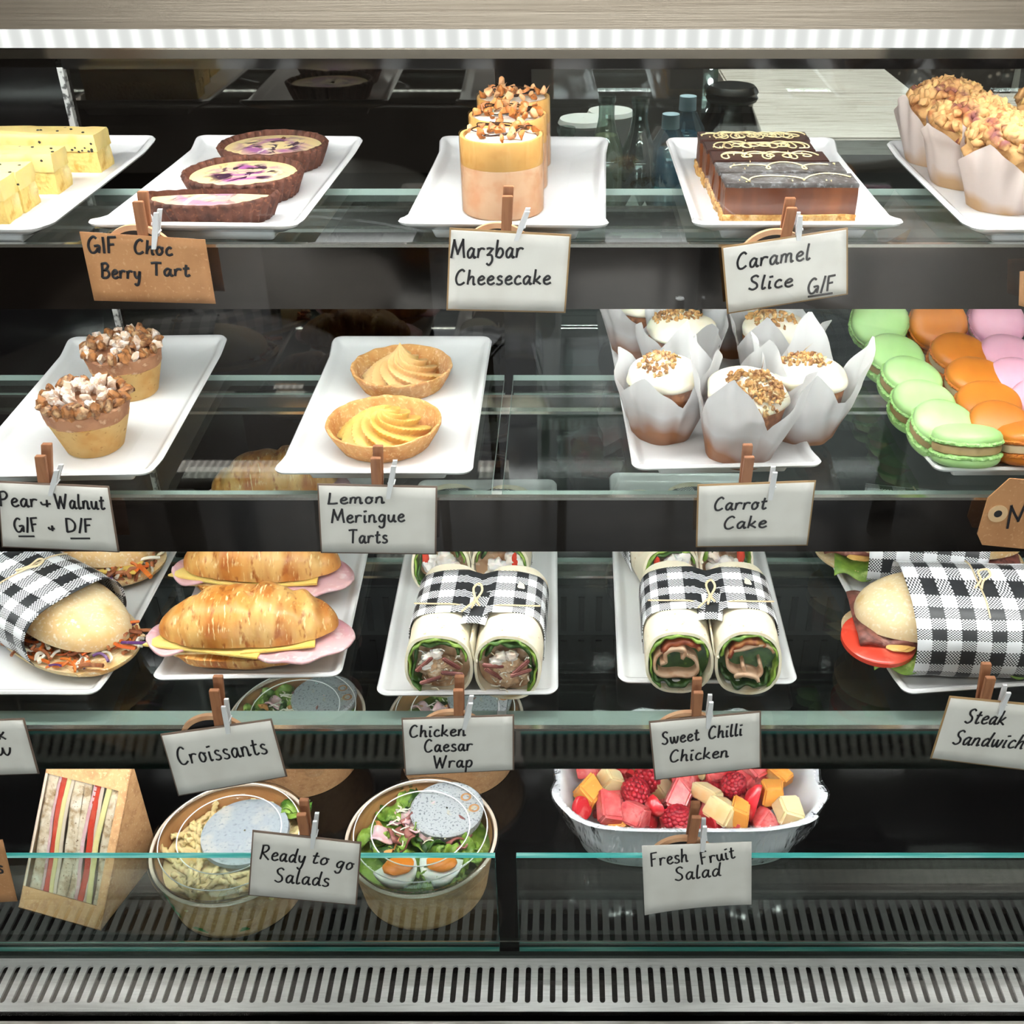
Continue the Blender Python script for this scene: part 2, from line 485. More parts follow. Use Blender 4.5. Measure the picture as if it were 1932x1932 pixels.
# ------------------------------------------------------------------ shelves
SHELF_NAMES = ['top', 'middle', 'lowest']
for k in range(3):
    z, y = SH[k], SF[k]
    t = thing('glass_shelf', ['top glass shelf of the case holding tarts, cheesecakes and slices', 'middle glass shelf of the case holding lemon tarts, cupcakes and macarons', 'lowest glass shelf of the case holding wraps, croissants and sandwiches'][k], 'shelf', (0, y, z), group='glass shelves of the display case')
    yb = 1.03 - y
    for x0, x1 in ((XL + .005, -.0635), (-.0545, XR - .005)):
        s = MB(); s.box(((x0 + x1) / 2, yb / 2 + .002, -.003), (x1 - x0, yb - .004, .006))
        s.mi = [1, 1, 1, 1, 0, 0]
        # faces: 0 -x,1 +x,2 -y,3 +y,4 -z,5 +z by construction order
        s.mi = [1, 1, 1, 1, 0, 0]
        s.build('glass_panel', [glass_shelf_m, pale_edge], t)
    tl_ = radians(14 if k == 2 else 0); b = MB(); hs = .066 if k == 2 else .053; b.box((0, 0, -hs / 2), (XR - XL - .01, .003, hs)); o = b.build('price_strip', strip_mat, t, bevel=.0006, loc=((XL + XR) / 2, -.0015, .001)); o.rotation_euler = (tl_, 0, 0)
    b = MB(); b.box(((XL + XR) / 2, -.0025, .0022), (XR - XL - .01, .005, .0026)); b.build('strip_edge', mat('strip_edge_steel', '#e8e4dc', rough=.2, metal=1), t)
    b = MB(); b.box(((XL + XR) / 2, .013, -.0125), (XR - XL - .01, .022, .011)); b.build('light_channel', mat('grey_aluminium', '#bcc3be', rough=.4, metal=.25), t, loc=(0, .006 * (k == 2), 0))
    b = MB(); b.box(((XL + XR) / 2, .015, -.0195), (XR - XL - .02, .010, .003)); b.build('led_strip', led_low if k == 2 else led_shelf, t, loc=(0, .006 * (k == 2), 0))
    b = MB()
    b.box(((XL + XR) / 2, yb - .012, -.0235), (XR - XL - .01, .004, .019))
    b.build('rear_rail', mat('rail_steel', '#8f8d8a', rough=.12, metal=1), t)
    b = MB()
    b.box(((XL + XR) / 2, yb - .014, -.0145), (XR - XL - .01, .009, .0028)); b.box(((XL + XR) / 2, yb - .014, -.0335), (XR - XL - .01, .009, .0032))
    b.build('rail_flange', steel_bright, t)
# guard panes
for x0, x1, nm in ((XL + .004, -.0655, 'teal edged glass guard pane in front of the salad bowls'), (-.0462, XR - .004, 'teal edged glass guard pane in front of the fruit salad dish')):
    s = MB(); h = .134
    s.box(((x0 + x1) / 2, PANE_Y, FLOOR_Z + .002 + h / 2), (x1 - x0, .006, h))
    s.mi = [1, 1, 0, 0, 1, 1]
    o = s.build('guard_pane', [pane_glass, teal_edge]); tag(o, nm, 'glass pane', 'glass guard panes')

# ------------------------------------------------------------------ plates
def make_plate_mesh(W, L, lift=.006, flare=.035):
    """white oblong platter: flat floor, thin raised side rims, both short ends curling up and out, on a foot"""
    rings = [(0, .0128), (.0015, .0146), (.004, .0145), (.007, .0128), (.010, .0098), (.013, .0088), (.034, .0086)]
    under = [(0, .0128), (.001, .0108), (.006, .0086), (.014, .0052), (.022, .0045), (.024, 0)]
    def outline(d):
        hw, hl, rc = W / 2 - d, L / 2 - d, max(.011 - d, .003)
        pts = []
        ys = [-1, -.985, -.965, -.94, -.9, -.8, -.4, 0, .4, .8, .9, .94, .965, .985, 1]
        for s in ys: pts.append((hw, s * (hl - rc)))
        for k in range(1, 5): a = pi / 2 * k / 5; pts.append((hw - rc + rc * cos(a), hl - rc + rc * sin(a)))
        for s in (1, .5, 0, -.5, -1): pts.append((s * (hw - rc), hl))
        for k in range(1, 5): a = pi / 2 + pi / 2 * k / 5; pts.append((-hw + rc + rc * cos(a), hl - rc + rc * sin(a)))
        for s in ys[::-1]: pts.append((-hw, s * (hl - rc)))
        for k in range(1, 5): a = pi + pi / 2 * k / 5; pts.append((-hw + rc + rc * cos(a), -hl + rc + rc * sin(a)))
        for s in (-1, -.5, 0, .5, 1): pts.append((s * (hw - rc), -hl))
        for k in range(1, 5): a = 1.5 * pi + pi / 2 * k / 5; pts.append((hw - rc + rc * cos(a), -hl + rc + rc * sin(a)))
        return pts
    def warp(p, z):
        e = sstep(L / 2 - .042, L / 2, abs(p[1]))
        return (p[0] * (1 + flare * e), p[1], z + lift * e)
    m = MB(); n = len(outline(0))
    vs = []; fs = []
    allr = [(d, z) for d, z in under[::-1]] + rings[1:]
    for d, z in allr: vs += [warp(p, z) if z > 0 else (p[0], p[1], 0) for p in outline(d)]
    for r in range(len(allr) - 1):
        for i in range(n): fs.append((r * n + i, r * n + (i + 1) % n, (r + 1) * n + (i + 1) % n, (r + 1) * n + i))
    fs.append(tuple(range(n))[::-1]); fs.append(tuple(range((len(allr) - 1) * n, len(allr) * n)))
    m.add(vs, fs)
    return m
PF = .0088   # height of the platter floor above the shelf
def plate(label, shelf, edge, pf, pb, W=.163, L=None, lift=.006, flare=.035):
    z = SH[shelf] + .014
    A, B = onZ(pf[0], pf[1], z), onZ(pb[0], pb[1], z)
    d = (B - A); d.z = 0; ln = d.length if L is None else L; d.normalize()
    nrm = Vector((d.y, -d.x, 0))
    off = {'R': -W / 2, 'L': W / 2, 'C': 0}[edge]
    c = A + d * ln / 2 + nrm * off
    o = make_plate_mesh(W, ln, lift, flare).build('platter', white_gloss, loc=(c.x, c.y, SH[shelf] + .0005), sharp=50)
    o.rotation_euler = (0, 0, atan2(d.y, d.x) - pi / 2)
    tag(o, label, 'plate', 'white oblong platters')
    return o
plate('white oblong platter under the passionfruit slices', 0, 'R', (66, 446), (296, 268))
plate('white oblong platter under the chocolate berry tarts', 0, 'R', (553, 440), (684, 270))
plate('white oblong platter under the caramel topped cheesecakes', 0, 'C', (948, 436), (990, 270))
plate('white oblong platter under the caramel slices', 0, 'C', (1508, 436), (1413, 272))
plate('white oblong platter under the berry crumble muffins', 0, 'L', (1842, 446), (1672, 278))
plate('white oblong platter under the pear and walnut cakes', 1, 'R', (285, 905), (432, 642), flare=.01)
plate('white oblong platter under the two lemon meringue tarts', 1, 'C', (703, 903), (780, 645), flare=.02)
plate('white oblong platter under the paper wrapped carrot cakes', 1, 'C', (1374, 892), (1292, 640), W=.158, flare=.02)
plate('white oblong platter under the coloured macarons', 1, 'L', (1764, 898), (1628, 660), W=.17, flare=.01)
plate('white oblong platter under the coleslaw rolls', 2, 'R', (186, 1318), (336, 1035), L=.33, W=.17, flare=.0)
plate('white oblong platter under the filled croissants', 2, 'R', (642, 1284), (694, 1045), L=.38, W=.17, flare=.015)
plate('white oblong platter under the chicken caesar wraps', 2, 'C', (881, 1314), (907, 1045), L=.38, W=.164, flare=.0, lift=.003)
plate('white oblong platter under the sweet chilli chicken wraps', 2, 'C', (1336, 1292), (1300, 1045), L=.38, W=.164, flare=.0, lift=.003)
plate('white oblong platter under the steak sandwiches', 2, 'L', (1704, 1318), (1566, 1060), L=.33, W=.17, flare=.0)
# ------------------------------------------------------------------ things on the top shelf
R0 = random.Random(5)
def onshelf(k, x, y, h=0): return onZ(x, y, SH[k] + PF + h)
TOPG = SH[0] + PF

# ---- passionfruit slices: long bars, sponge below, thick icing above
sponge_m = mat('yellow_sponge', '#e9c878', rough=.85, sss=.2, layers=[('n', 120, '#cf9f4a', .5, .68), ('n', 30, '#f2dca0', .5, .7)], bump=(('v', 260, .5, .0016), ('n', 500, .5, .0008)))
icing_m = mat('passionfruit_icing', '#eed48a', rough=.45, sss=.25, layers=[('n', 45, '#e0b85e', .5, .72), ('v', 52, '#6d6a55', .10, .02)], bump=('n', 90, .25, .0008))
seed_m = mat('black_seed', '#23221f', rough=.35)
slice_lab = ['passionfruit slice nearest the front edge of its platter', 'passionfruit slice second from the front of its platter', 'passionfruit slice third from the front of its platter', 'passionfruit slice at the back with seeds showing in its icing']
for i, (px, py) in enumerate([(18, 425), (49, 404), (111, 368), (191, 327)]):
    p = onshelf(0, px, py)
    L, Wd, H = .13, .032, .0345
    t = thing('passionfruit_slice', slice_lab[i], 'cake slice', (p.x, p.y, TOPG + .0004), rz=radians(1 - i), group='passionfruit slices')
    def bar(z0, z1, seed, ov=0):
        m = MB()
        def fn(u, v):
            a = u * 4
            k = int(a) % 4; f = a - int(a)
            hx_, hy = L / 2 + ov, Wd / 2 + ov
            c = [(-hx_, -hy), (hx_, -hy), (hx_, hy), (-hx_, hy)]
            A, B = c[k], c[(k + 1) % 4]
            x, y = A[0] + (B[0] - A[0]) * f, A[1] + (B[1] - A[1]) * f
            z = z0 + (z1 - z0) * v
            d = .0009 * nz((x, y, z), 90, seed) + .0005 * nz((x, y, z), 300, seed)
            r = .0016 if v in (0, 1) else 0
            sx = (abs(x) - r) / max(abs(x), 1e-6) if abs(x) > .001 else 1
            return (-L / 2 + x * 1 - (r if x > 0 else -r) * 0 + d, Wd / 2 + y * (1 - (.05 if v == 1 and ov else 0)) + d, z + .0008 * nz((x, y, 0), 60, seed + 3) * (v > .9))
        m.grid(72, 7, fn, cu=True, cap=3)
        return m
    bar(0, .0195, i).build('sponge', sponge_m, t, sharp=60)
    bar(.0193, H, i + 9, .0006).build('icing', icing_m, t, sharp=60)
    s = MB()
    for q in range(10):
        x = -R0.uniform(0, .07); f = R0.random()
        if f < .6: s.blob((x, R0.uniform(.004, .03), H + .0004), (.0016, .0013, .0008), .3, 2, q, sub=1)
        else: s.blob((x, -.0006, R0.uniform(.021, H - .003)), (.0015, .0006, .0014), .3, 2, q, sub=1)
    if i == 3:
        for q in range(7): s.blob((-.022 + q * .003, -.0004, .021 + .002 * sin(q * 2)), (.0017, .0009, .0014), .3, 2, q, sub=1)
    s.build('passionfruit_seeds', seed_m, t, kind='stuff')

# ---- chocolate berry tarts
choc_crust = mat('chocolate_pastry', '#5a3122', rough=.75, layers=[('n', 90, '#3c1d13', .45, .65), ('n', 260, '#7c4a35', .58, .7)], bump=(('n', 380, .5, .0012), ('n', 90, .3, .001)))
def berry_mat(seed, dull):
    nm = 'berry_cheesecake_filling_%d' % seed
    N = NT(nm); p = N.new('BsdfPrincipled')
    tc = N.new('TexCoord').outputs['Object']
    mp = N.new('Mapping'); N.link(tc, mp.inputs[0]); mp.inputs[1].default_value = (seed * .31, seed * .17, 0)
    def no(sc_, d, dist, v=mp.outputs[0]):
        t = N.new('TexNoise'); t.inputs['Scale'].default_value = sc_; t.inputs['Detail'].default_value = d; t.inputs['Distortion'].default_value = dist
        N.link(v, t.inputs['Vector']); return t.outputs[0]
    fl_ = N.new('Mapping'); N.link(tc, fl_.inputs[0]); fl_.inputs[3].default_value = (1, 1, 0); ln = N.new('VectorMath', operation='LENGTH'); N.link(fl_.outputs[0], ln.inputs[0])
    mid = N.rng(ln.outputs['Value'], .041, .024)
    f1 = N.math('MULTIPLY', N.rng(no(17, 3, 2.6), .44, .56), mid)
    f2 = N.math('MULTIPLY', N.rng(no(24, 3, 3.4), .53, .60), mid)
    c = N.mix(f1, hx('#eed79a'), hx('#a85c9c'))
    c = N.mix(f2, c, hx('#3a1136'))
    c = N.mix(N.math('MULTIPLY', N.rng(no(20, 2, 2.5), .60, .68), mid), c, hx('#f6e6d8'))
    if dull: c = N.mix(.45, c, hx('#b49a8c'))
    N.link(c, p.inputs['Base Color']); p.inputs['Roughness'].default_value = .3
    p.inputs['Subsurface Weight'].default_value = .15; p.inputs['Subsurface Scale'].default_value = .005
    b = N.new('Bump'); b.inputs['Strength'].default_value = .4; b.inputs['Distance'].default_value = .001
    N.link(f2, b.inputs['Height']); N.link(b.outputs[0], p.inputs['Normal'])
    N.link(p.outputs[0], N.out.inputs[0]); return N.m
tart_lab = ['half a chocolate berry tart with its cut side to the back, at the front', 'whole chocolate berry tart in the middle of its platter', 'whole chocolate berry tart at the back of its platter']
for i, (px, py, r) in enumerate([(400, 372, .0555), (459, 323, .0520), (515, 271, .0510)]):
    h = .0205
    p = onZ(px, py, TOPG + h)
    half = i == 0; p = onZ(400, 364, TOPG + h) if half else p
    t = thing('chocolate_tart', tart_lab[i], 'tart', (p.x, p.y, TOPG + .0004), rz=radians([3, 10, -12][i]), group='chocolate berry tarts')
    prof = [(.80 * r, 0), (.84 * r, .0008), (.93 * r, h * .55), (r, h - .001), (r * .995, h + .0012), (r * .96, h + .0014), (r * .925, h - .0005), (r * .90, h - .004), (r * .86, h - .007)]
    def flute(a, rr, z, seed=i):
        k = min(1, rr / (.84 * r)) * (1 if z < h else .4)
        return (rr + .0026 * abs(sin(a * 17)) * k - .0014 + .0009 * nz((cos(a) * .05, sin(a) * .05, z), 120, seed), z + (.001 * nz((cos(a) * .05, sin(a) * .05, z), 100, seed) if z > .015 else 0))
    def halfwarp(m):
        if half: m.v = [(x, -abs(y) * .0 + (y * .78 if y < 0 else y * .10), z) for x, y, z in m.v]
        return m
    halfwarp(MB().lathe(prof, 204, flute, cap=3)).build('pastry_crust', choc_crust, t, sharp=60)
    f = MB(); f.lathe([(.90 * r, h - .0055), (.88 * r, h - .0032), (.6 * r, h - .0022), (.3 * r, h - .0018), (.02 * r, h - .0018)], 64, cap=2)
    halfwarp(f).build('berry_filling', berry_mat(i + 1, half), t)
    if i == 2:
        MB().chunk((.004, .017, h + .0005), (.004, .0025, .003), 3).build('chocolate_shard', choc_crust, t)

# ---- caramel topped cheesecakes
mousse_low = mat('pale_cocoa_mousse', '#cba88c', rough=.5, sss=.2, layers=[('n', 60, '#c2916f', .45, .7)], bump=('n', 200, .1, .0006))
mousse_top = mat('caramel_mousse', '#d8aa66', rough=.5, sss=.2, layers=[('n', 60, '#cc9a54', .45, .7)], bump=('n', 200, .1, .0006))
cream_m = mat('cream_top', '#efe0cf', rough=.5, sss=.2, layers=[('n', 70, '#d8b894', .5, .7)], bump=('n', 120, .5, .0015))
toffee_m = mat('toffee_chunk', '#b87236', rough=.4, sss=.2, layers=[('n', 130, '#8d4f1f', .45, .62), ('n', 70, '#d79c5e', .55, .7)])
toffee_pale = mat('pale_toffee_chunk', '#d3a074', rough=.45, sss=.2, layers=[('n', 130, '#c78f5f', .45, .62)])
choc_sauce = mat('chocolate_sauce', '#2a1611', rough=.18, spec=.6)
collar_m = clear('acetate_collar', '#fdfaf5', r0=.03, gain=.7)
ck_lab = ['caramel cheesecake cylinder at the front of its platter', 'caramel cheesecake cylinder in the middle of its platter', 'caramel cheesecake cylinder at the back of its platter']
for i, (px, py) in enumerate([(946, 420), (961, 392), (971, 368)]):
    r, h = .0340, .0625
    p = onshelf(0, px, py); cy = p.y + r
    if i: cy = [0, 1.008, 1.082][i] - .002
    t = thing('cheesecake', ck_lab[i], 'cake', (p.x if not i else onY(px, [0, 330, 280][i], cy).x, cy if i else p.y + r, TOPG + .0004), group='caramel cheesecakes')
    MB().lathe([(r - .0015, 0), (r, .0015), (r, .040), (r - .0002, .0404)], 72, cap=3).build('mousse_base', mousse_low, t)
    MB().lathe([(r - .0003, .0402), (r, .041), (r, h - .0015), (r - .0006, h), (r - .0028, h), (r - .0035, h - .003), (r * .5, h - .003), (.001, h - .003)], 72, lambda a, rr, z: (rr, z + .0006 * nz((cos(a), sin(a), z * 50), 2, i) * (z > .055)), cap=3).build('caramel_layer', mousse_top, t)
    MB().lathe([(r - .0032, h - .004), (r - .005, h - .0012), (r * .5, h), (.001, h + .001)], 48, lambda a, rr, z: (rr, z + .0012 * nz((cos(a) * rr, sin(a) * rr, 0), 150, i)), cap=2).build('cream_top', cream_m, t)
    rr_ = random.Random(40 + i)
    spots = []
    for q in range(26 if i else 15):
        for tr in range(30):
            a = rr_.uniform(0, 6.28); d = r * .84 * sqrt(rr_.random())
            x, y = cos(a) * d, sin(a) * d
            if all((x - s[0]) ** 2 + (y - s[1]) ** 2 > .0085 ** 2 for s in spots): break
        spots.append((x, y))
        sz = rr_.uniform(.0050, .0078)
        MB().chunk((x, y, h + sz * .55 + (.003 if q > 18 else 0)), (sz, sz, sz * 1.05), q, rrot(rr_)).build('toffee_chunk', toffee_pale if (i == 2 and q % 2) or q % 5 == 0 else toffee_m, t)
    s = MB()
    for q in range(4):
        pts = []
        for k in range(7):
            a = k / 6 * 5 + q * 1.7
            d = r * (.75 - .25 * abs(sin(k * 1.9 + q)))
            pts.append((d * cos(a), d * sin(a) * .9, h + .0065 - .004 * abs(sin(k * 2.3 + q))))
        s.tube(crom(pts, 6), .0005, 5)
    s.build('chocolate_drizzle', choc_sauce, t)
    MB().lathe([(r + .0006, .0005), (r + .0006, h + .0012)], 64).build('acetate_collar', collar_m, t)

# ---- caramel slices
biscuit_m = mat('crumbly_biscuit', '#d9ad6c', rough=.9, layers=[('n', 160, '#b98243', .45, .65), ('n', 90, '#eecb94', .55, .7)], bump=(('v', 330, .6, .002), ('n', 600, .5, .001)))
caramel_m = mat('set_caramel', '#5b2c12', rough=.3, sss=.2, spec=.6, layers=[('n', 45, '#7d441d', .45, .7, {'st': (1, 1, .3)})])
choc_top = mat('chocolate_top', '#3a211b', rough=.34, spec=.5, layers=[('n', 60, '#4c2f27', .45, .7)], bump=('n', 420, .25, .0006))
choc_bloom = mat('bloomed_chocolate_top', '#4a4441', rough=.42, layers=[('n', 55, '#6d6b6b', .42, .62), ('n', 260, '#8f9093', .55, .7)], bump=('n', 420, .35, .0008))
white_choc = mat('white_chocolate_drizzle', '#e2cf9d', rough=.4, sss=.1)
sl_lab = ['front caramel slice with a frosted grey top', 'caramel slice second from the front, frosted top with little drizzle', 'caramel slice third from the front with looped white drizzle', 'caramel slice fourth from the front with crossed white drizzle', 'caramel slice at the back of its platter']
fr_px = [(1364, 425, 1611, 426), (1354, 395, 1594, 391), (1345, 367, 1562, 362), (1333, 340, 1537, 335), (1324, 318, 1530, 314)]
ys = [.0]
A0 = onshelf(0, 1364, 425)
for i in range(5):
    h = .0335
    # top front edge read on the plane of the tops
    xa, ya, xb, yb2 = [(1366, 376, 1614, 377), (1355, 353, 1594, 351), (1345, 329, 1561, 325), (1334, 291, 1537, 292), (1322, 270, 1527, 276)][i]
    if i == 0: P0, P1 = onshelf(0, 1364, 425), onshelf(0, 1611, 426)
    else: P0, P1 = onZ(xa, ya, TOPG + h), onZ(xb, yb2, TOPG + h)
    yy = A0.y + i * .0355
    P0 = onY(xa, ya, yy) if i else P0; P1 = onY(xb, yb2, yy) if i else P1
    L = P1.x - P0.x; Wd = .0300
    t = thing('caramel_slice', sl_lab[i], 'cake slice', ((P0.x + P1.x) / 2, yy, TOPG + .0004), rz=radians([0, .6, -.5, .3, -.4][i]), group='caramel slices')
    def slab(z0, z1, seed, ov, rough_, nv=4):
        m = MB()
        def fn(u, v):
            a = u * 4; k = int(a) % 4; f = a - int(a)
            c = [(-L / 2 - ov, -ov), (L / 2 + ov, -ov), (L / 2 + ov, Wd + ov), (-L / 2 - ov, Wd + ov)]
            A, B = c[k], c[(k + 1) % 4]
            x, y = A[0] + (B[0] - A[0]) * f, A[1] + (B[1] - A[1]) * f
            z = z0 + (z1 - z0) * v
            d = rough_ * nz((x, y, z), 120, seed) + rough_ * .6 * nz((x, y, z), 400, seed)
            return (x + d, y + d, z + rough_ * .5 * nz((x, y, 0), 80, seed))
        m.grid(80, nv, fn, cu=True, cap=3); return m
    slab(0, .0085, i, .0012, .0016).build('biscuit_base', biscuit_m, t, sharp=70)
    slab(.008, .0302, i + 5, 0, .0008).build('caramel_layer', caramel_m, t, sharp=60)
    slab(.0297, h, i + 11, .0005, .0004).build('chocolate_top', choc_bloom if i < 2 else choc_top, t, sharp=60, bevel=.0006)
    s = MB(); rr_ = random.Random(i + 4)
    loops = [1, 2, 5, 5, 5][i]
    for q in range([1, 1, 2, 3, 3][i]):
        nl = [2, 2.5, 4, 4.5, 5][i]; ph = rr_.uniform(0, 6); x0_, x1_ = -L / 2 + .006 + rr_.uniform(0, .012), L / 2 - .006 - rr_.uniform(0, .012)
        pts = []
        for k in range(int(nl * 8) + 1):
            t_ = k / int(nl * 8); a_ = t_ * nl * 2 * pi + ph
            pts.append((max(-L / 2 + .002, min(L / 2 - .002, x0_ + (x1_ - x0_) * t_ + .0075 * sin(a_))), Wd / 2 + Wd * (.30 + .13 * sin(t_ * 7 + ph)) * cos(a_), h + .0007))
        s.tube(crom(pts, 3), .0008, 6, flat=((0, 0, 1), .6))
    for q in range(6): s.chunk((rr_.uniform(-L / 2, L / 2), Wd * rr_.random(), h + .0008), .0013, q, rrot(rr_))
    s.build('white_drizzle', white_choc, t)

# ---- paper cups
def paper_mat(name, stain, lo, hi, base='#f2f0ee'):
    N = NT(name); p = N.new('BsdfPrincipled')
    tc = N.new('TexCoord').outputs['Object']
    z = N.new('SeparateXYZ'); N.link(tc, z.inputs[0])
    t = N.new('TexNoise'); t.inputs['Scale'].default_value = 22; N.link(tc, t.inputs['Vector'])
    hgt = N.math('ADD', z.outputs[2], N.math('MULTIPLY', N.math('SUBTRACT', t.outputs[0], .5), .05))
    f = N.rng(hgt, hi, lo)
    c = N.mix(f, hx(base), hx(stain))
    N.link(c, p.inputs['Base Color']); p.inputs['Roughness'].default_value = .45
    tl = N.new('BsdfTranslucent'); N.link(c, tl.inputs[0])
    b = N.new('Bump'); b.inputs['Strength'].default_value = .25; b.inputs['Distance'].default_value = .001
    t2 = N.new('TexNoise'); t2.inputs['Scale'].default_value = 130; N.link(tc, t2.inputs['Vector']); N.link(t2.outputs[0], b.inputs['Height']); N.link(b.outputs[0], p.inputs['Normal'])
    mx = N.new('MixShader'); mx.inputs[0].default_value = .3
    N.link(p.outputs[0], mx.inputs[1]); N.link(tl.outputs[0], mx.inputs[2]); N.link(mx.outputs[0], N.out.inputs[0])
    return N.m
def tulip(r0, r1, hb, peak, seed, npk=4, ph=0.0, sharpn=1.0):
    """folded square of baking paper pressed into a cup: flat base, pleated wall, pointed corners standing up"""
    m = MB(); N_ = 96
    rr = random.Random(seed); amp = [rr.uniform(.7, 1.15) for _ in range(npk)]; lean = [rr.uniform(-.2, 1.2) for _ in range(npk)]
    def fn(u, v):
        a = u * 2 * pi
        s = (a + ph) / (2 * pi) * npk
        k = int(floor(s)) % npk; f = s - floor(s)
        tri = (1 - abs(2 * f - 1)) ** sharpn
        top = hb + peak * amp[k] * tri
        z = top * v
        r = r0 + (r1 - r0) * min(1.25, z / hb) ** .9
        ov = max(0, z - hb) / peak
        r += ov * .007 * lean[k] + ov * ov * .004
        fold = .0022 * sin(a * npk * 1.0 + ph) * min(1, z / hb) + .0012 * sin(a * 13 + seed) * (z / hb) + .0016 * nz((cos(a), sin(a), z * 20), 2.2, seed)
        # cross-overs where the sheet folds on itself
        fold += .0035 * (1 if f < .5 else -1) * (1 - tri) * min(1, z / hb) * (.5)
        r += fold
        return (r * cos(a), r * sin(a), z + .0003)
    m.grid(N_, 16, fn, cu=True)
    return m
muf_paper = paper_mat('muffin_paper', '#d9b48a', .002, .012, '#f0e2dc')
crumb_m = mat('berry_crumble', '#c99c66', rough=.75, sss=.15, layers=[('n', 60, '#96582a', .48, .64), ('n', 30, '#74434a', .58, .70), ('n', 90, '#e6c27c', .58, .72)], bump=(('n', 240, .5, .0016),))
muffin_m = mat('muffin_crumb', '#caa06a', rough=.85, layers=[('n', 80, '#a87a48', .45, .65)], bump=('n', 300, .4, .001))
mf = [('front berry crumble muffin in a white paper cup', 1900, 404, .9), ('berry crumble muffin second from the front in folded paper', 1812, 360, 1.0), ('berry crumble muffin at the back left of its platter', 1758, 316, 1.08), ('berry crumble muffin at the back by the case edge', 1935, 280, 1.1)]
for i, (lab, px, py, _) in enumerate(mf):
    p = onshelf(0, px, py)
    cx, cy = p.x, p.y + (.026 if i == 0 else .02)
    cx, cy = [(.371, .946), (.360, 1.017), (.357, 1.092), (.462, 1.09)][i]
    t = thing('crumble_muffin', lab, 'muffin', (cx, cy, TOPG + .0004), rz=.5 * i, group='berry crumble muffins')
    r1 = .040
    MB().lathe([(.026, .0006), (.0275, .004), (.033, .044), (.034, .05), (.03, .055), (.001, .057)], 40, cap=3).build('muffin_body', muffin_m, t)
    tulip(.0285, .041, .036, .026, i + 3, 4, .8 * i).build('paper_cup', muf_paper, t, sharp=80)
    s = MB()
    s.blob((0, 0, .048), (.0355, .0355, .023), .3, 2.5, i, sub=4)
    rr_ = random.Random(i)
    for q in range(150):
        a = rr_.uniform(0, 6.28); d = .037 * sqrt(rr_.random())
        z = .048 + .023 * sqrt(max(0, 1 - (d / .039) ** 2))
        s.blob((d * cos(a), d * sin(a), z), (rr_.uniform(.003, .0075), rr_.uniform(.003, .006), rr_.uniform(.003, .005)), .5, 1.6, q, rrot(rr_), sub=2)
    s.build('crumble_topping', crumb_m, t, kind='stuff', sharp=70)
# ------------------------------------------------------------------ things on the middle shelf
MID = SH[1] + PF
walnut_m = mat('roasted_walnut', '#b07440', rough=.5, layers=[('n', 120, '#5d3318', .42, .6), ('n', 80, '#d9b184', .55, .68)], bump=('n', 260, .5, .0012))
walnut_d = mat('sugared_walnut', '#dcc0a8', rough=.6, layers=[('n', 90, '#93603a', .5, .66), ('n', 160, '#f4ece6', .5, .62)], bump=('n', 260, .5, .0012))
nutcrust_m = mat('golden_cake_crust', '#e4bd7c', rough=.75, sss=.15, layers=[('n', 40, '#d29d55', .45, .7), ('n', 200, '#b98446', .62, .7)], bump=('n', 260, .3, .0008))
pear_m = mat('baked_pear_rim', '#b9835f', rough=.6, layers=[('n', 60, '#a06a48', .42, .62), ('n', 120, '#dcb595', .58, .7)], bump=('n', 140, .5, .0014))
for i, (lab, px, py, rb, rt) in enumerate([('pear and walnut cake nearer the front, dusted with sugar', 163, 868, .0245, .0375), ('pear and walnut cake behind the sugar dusted one', 233, 762, .0250, .0360)]):
    p = onshelf(1, px, py); h = .045
    t = thing('walnut_cake', lab, 'cake', (p.x, p.y + rb, MID + .0004), rz=i * .7, group='pear and walnut cakes')
    def wob(a, r, z): return (r + .0007 * nz((cos(a) * r, sin(a) * r, z), 60, i), z + (.0016 * nz((cos(a), sin(a), 0), 2, i) if z > .02 else 0))
    MB().lathe([(rb - .002, 0), (rb, .0018), (rb + (rt - rb) * .72, h * .70), (rb + (rt - rb) * .74, h * .71)], 64, wob, cap=3).build('cake_crust', nutcrust_m, t)
    MB().lathe([(rb + (rt - rb) * .73, h * .69), (rb + (rt - rb) * .82, h * .8), (rt * .985, h * .97), (rt * .95, h), (rt * .6, h * .99), (.001, h)], 64, lambda a, r, z: (r + .0013 * nz((cos(a) * r, sin(a) * r, z), 110, i), z + .002 * nz((cos(a) * r, sin(a) * r, 0), 90, i)), cap=3).build('pear_layer', pear_m, t)
    rr_ = random.Random(i + 12)
    for q in range(58):
        a = rr_.uniform(0, 6.28); d = rt * .93 * sqrt(rr_.random())
        if q < 20: a = q / 20 * 6.28; d = rt * .92
        sz = rr_.uniform(.0042, .0068)
        mm = MB(); mm.blob((0, 0, 0), (sz * 1.25, sz * .8, sz * .7), .55, 1.5, q, sub=2)
        o = mm.build('walnut_piece', walnut_d if (i == 0 and d < rt * .75) or (i == 1 and q % 3 == 0) else walnut_m, t, loc=(d * cos(a), d * sin(a), h + sz * .35 + .0055 * (1 - d / rt) + (.001 if q < 20 else .002)))
        o.rotation_euler = (rr_.uniform(0, 6), rr_.uniform(0, 6), rr_.uniform(0, 6))

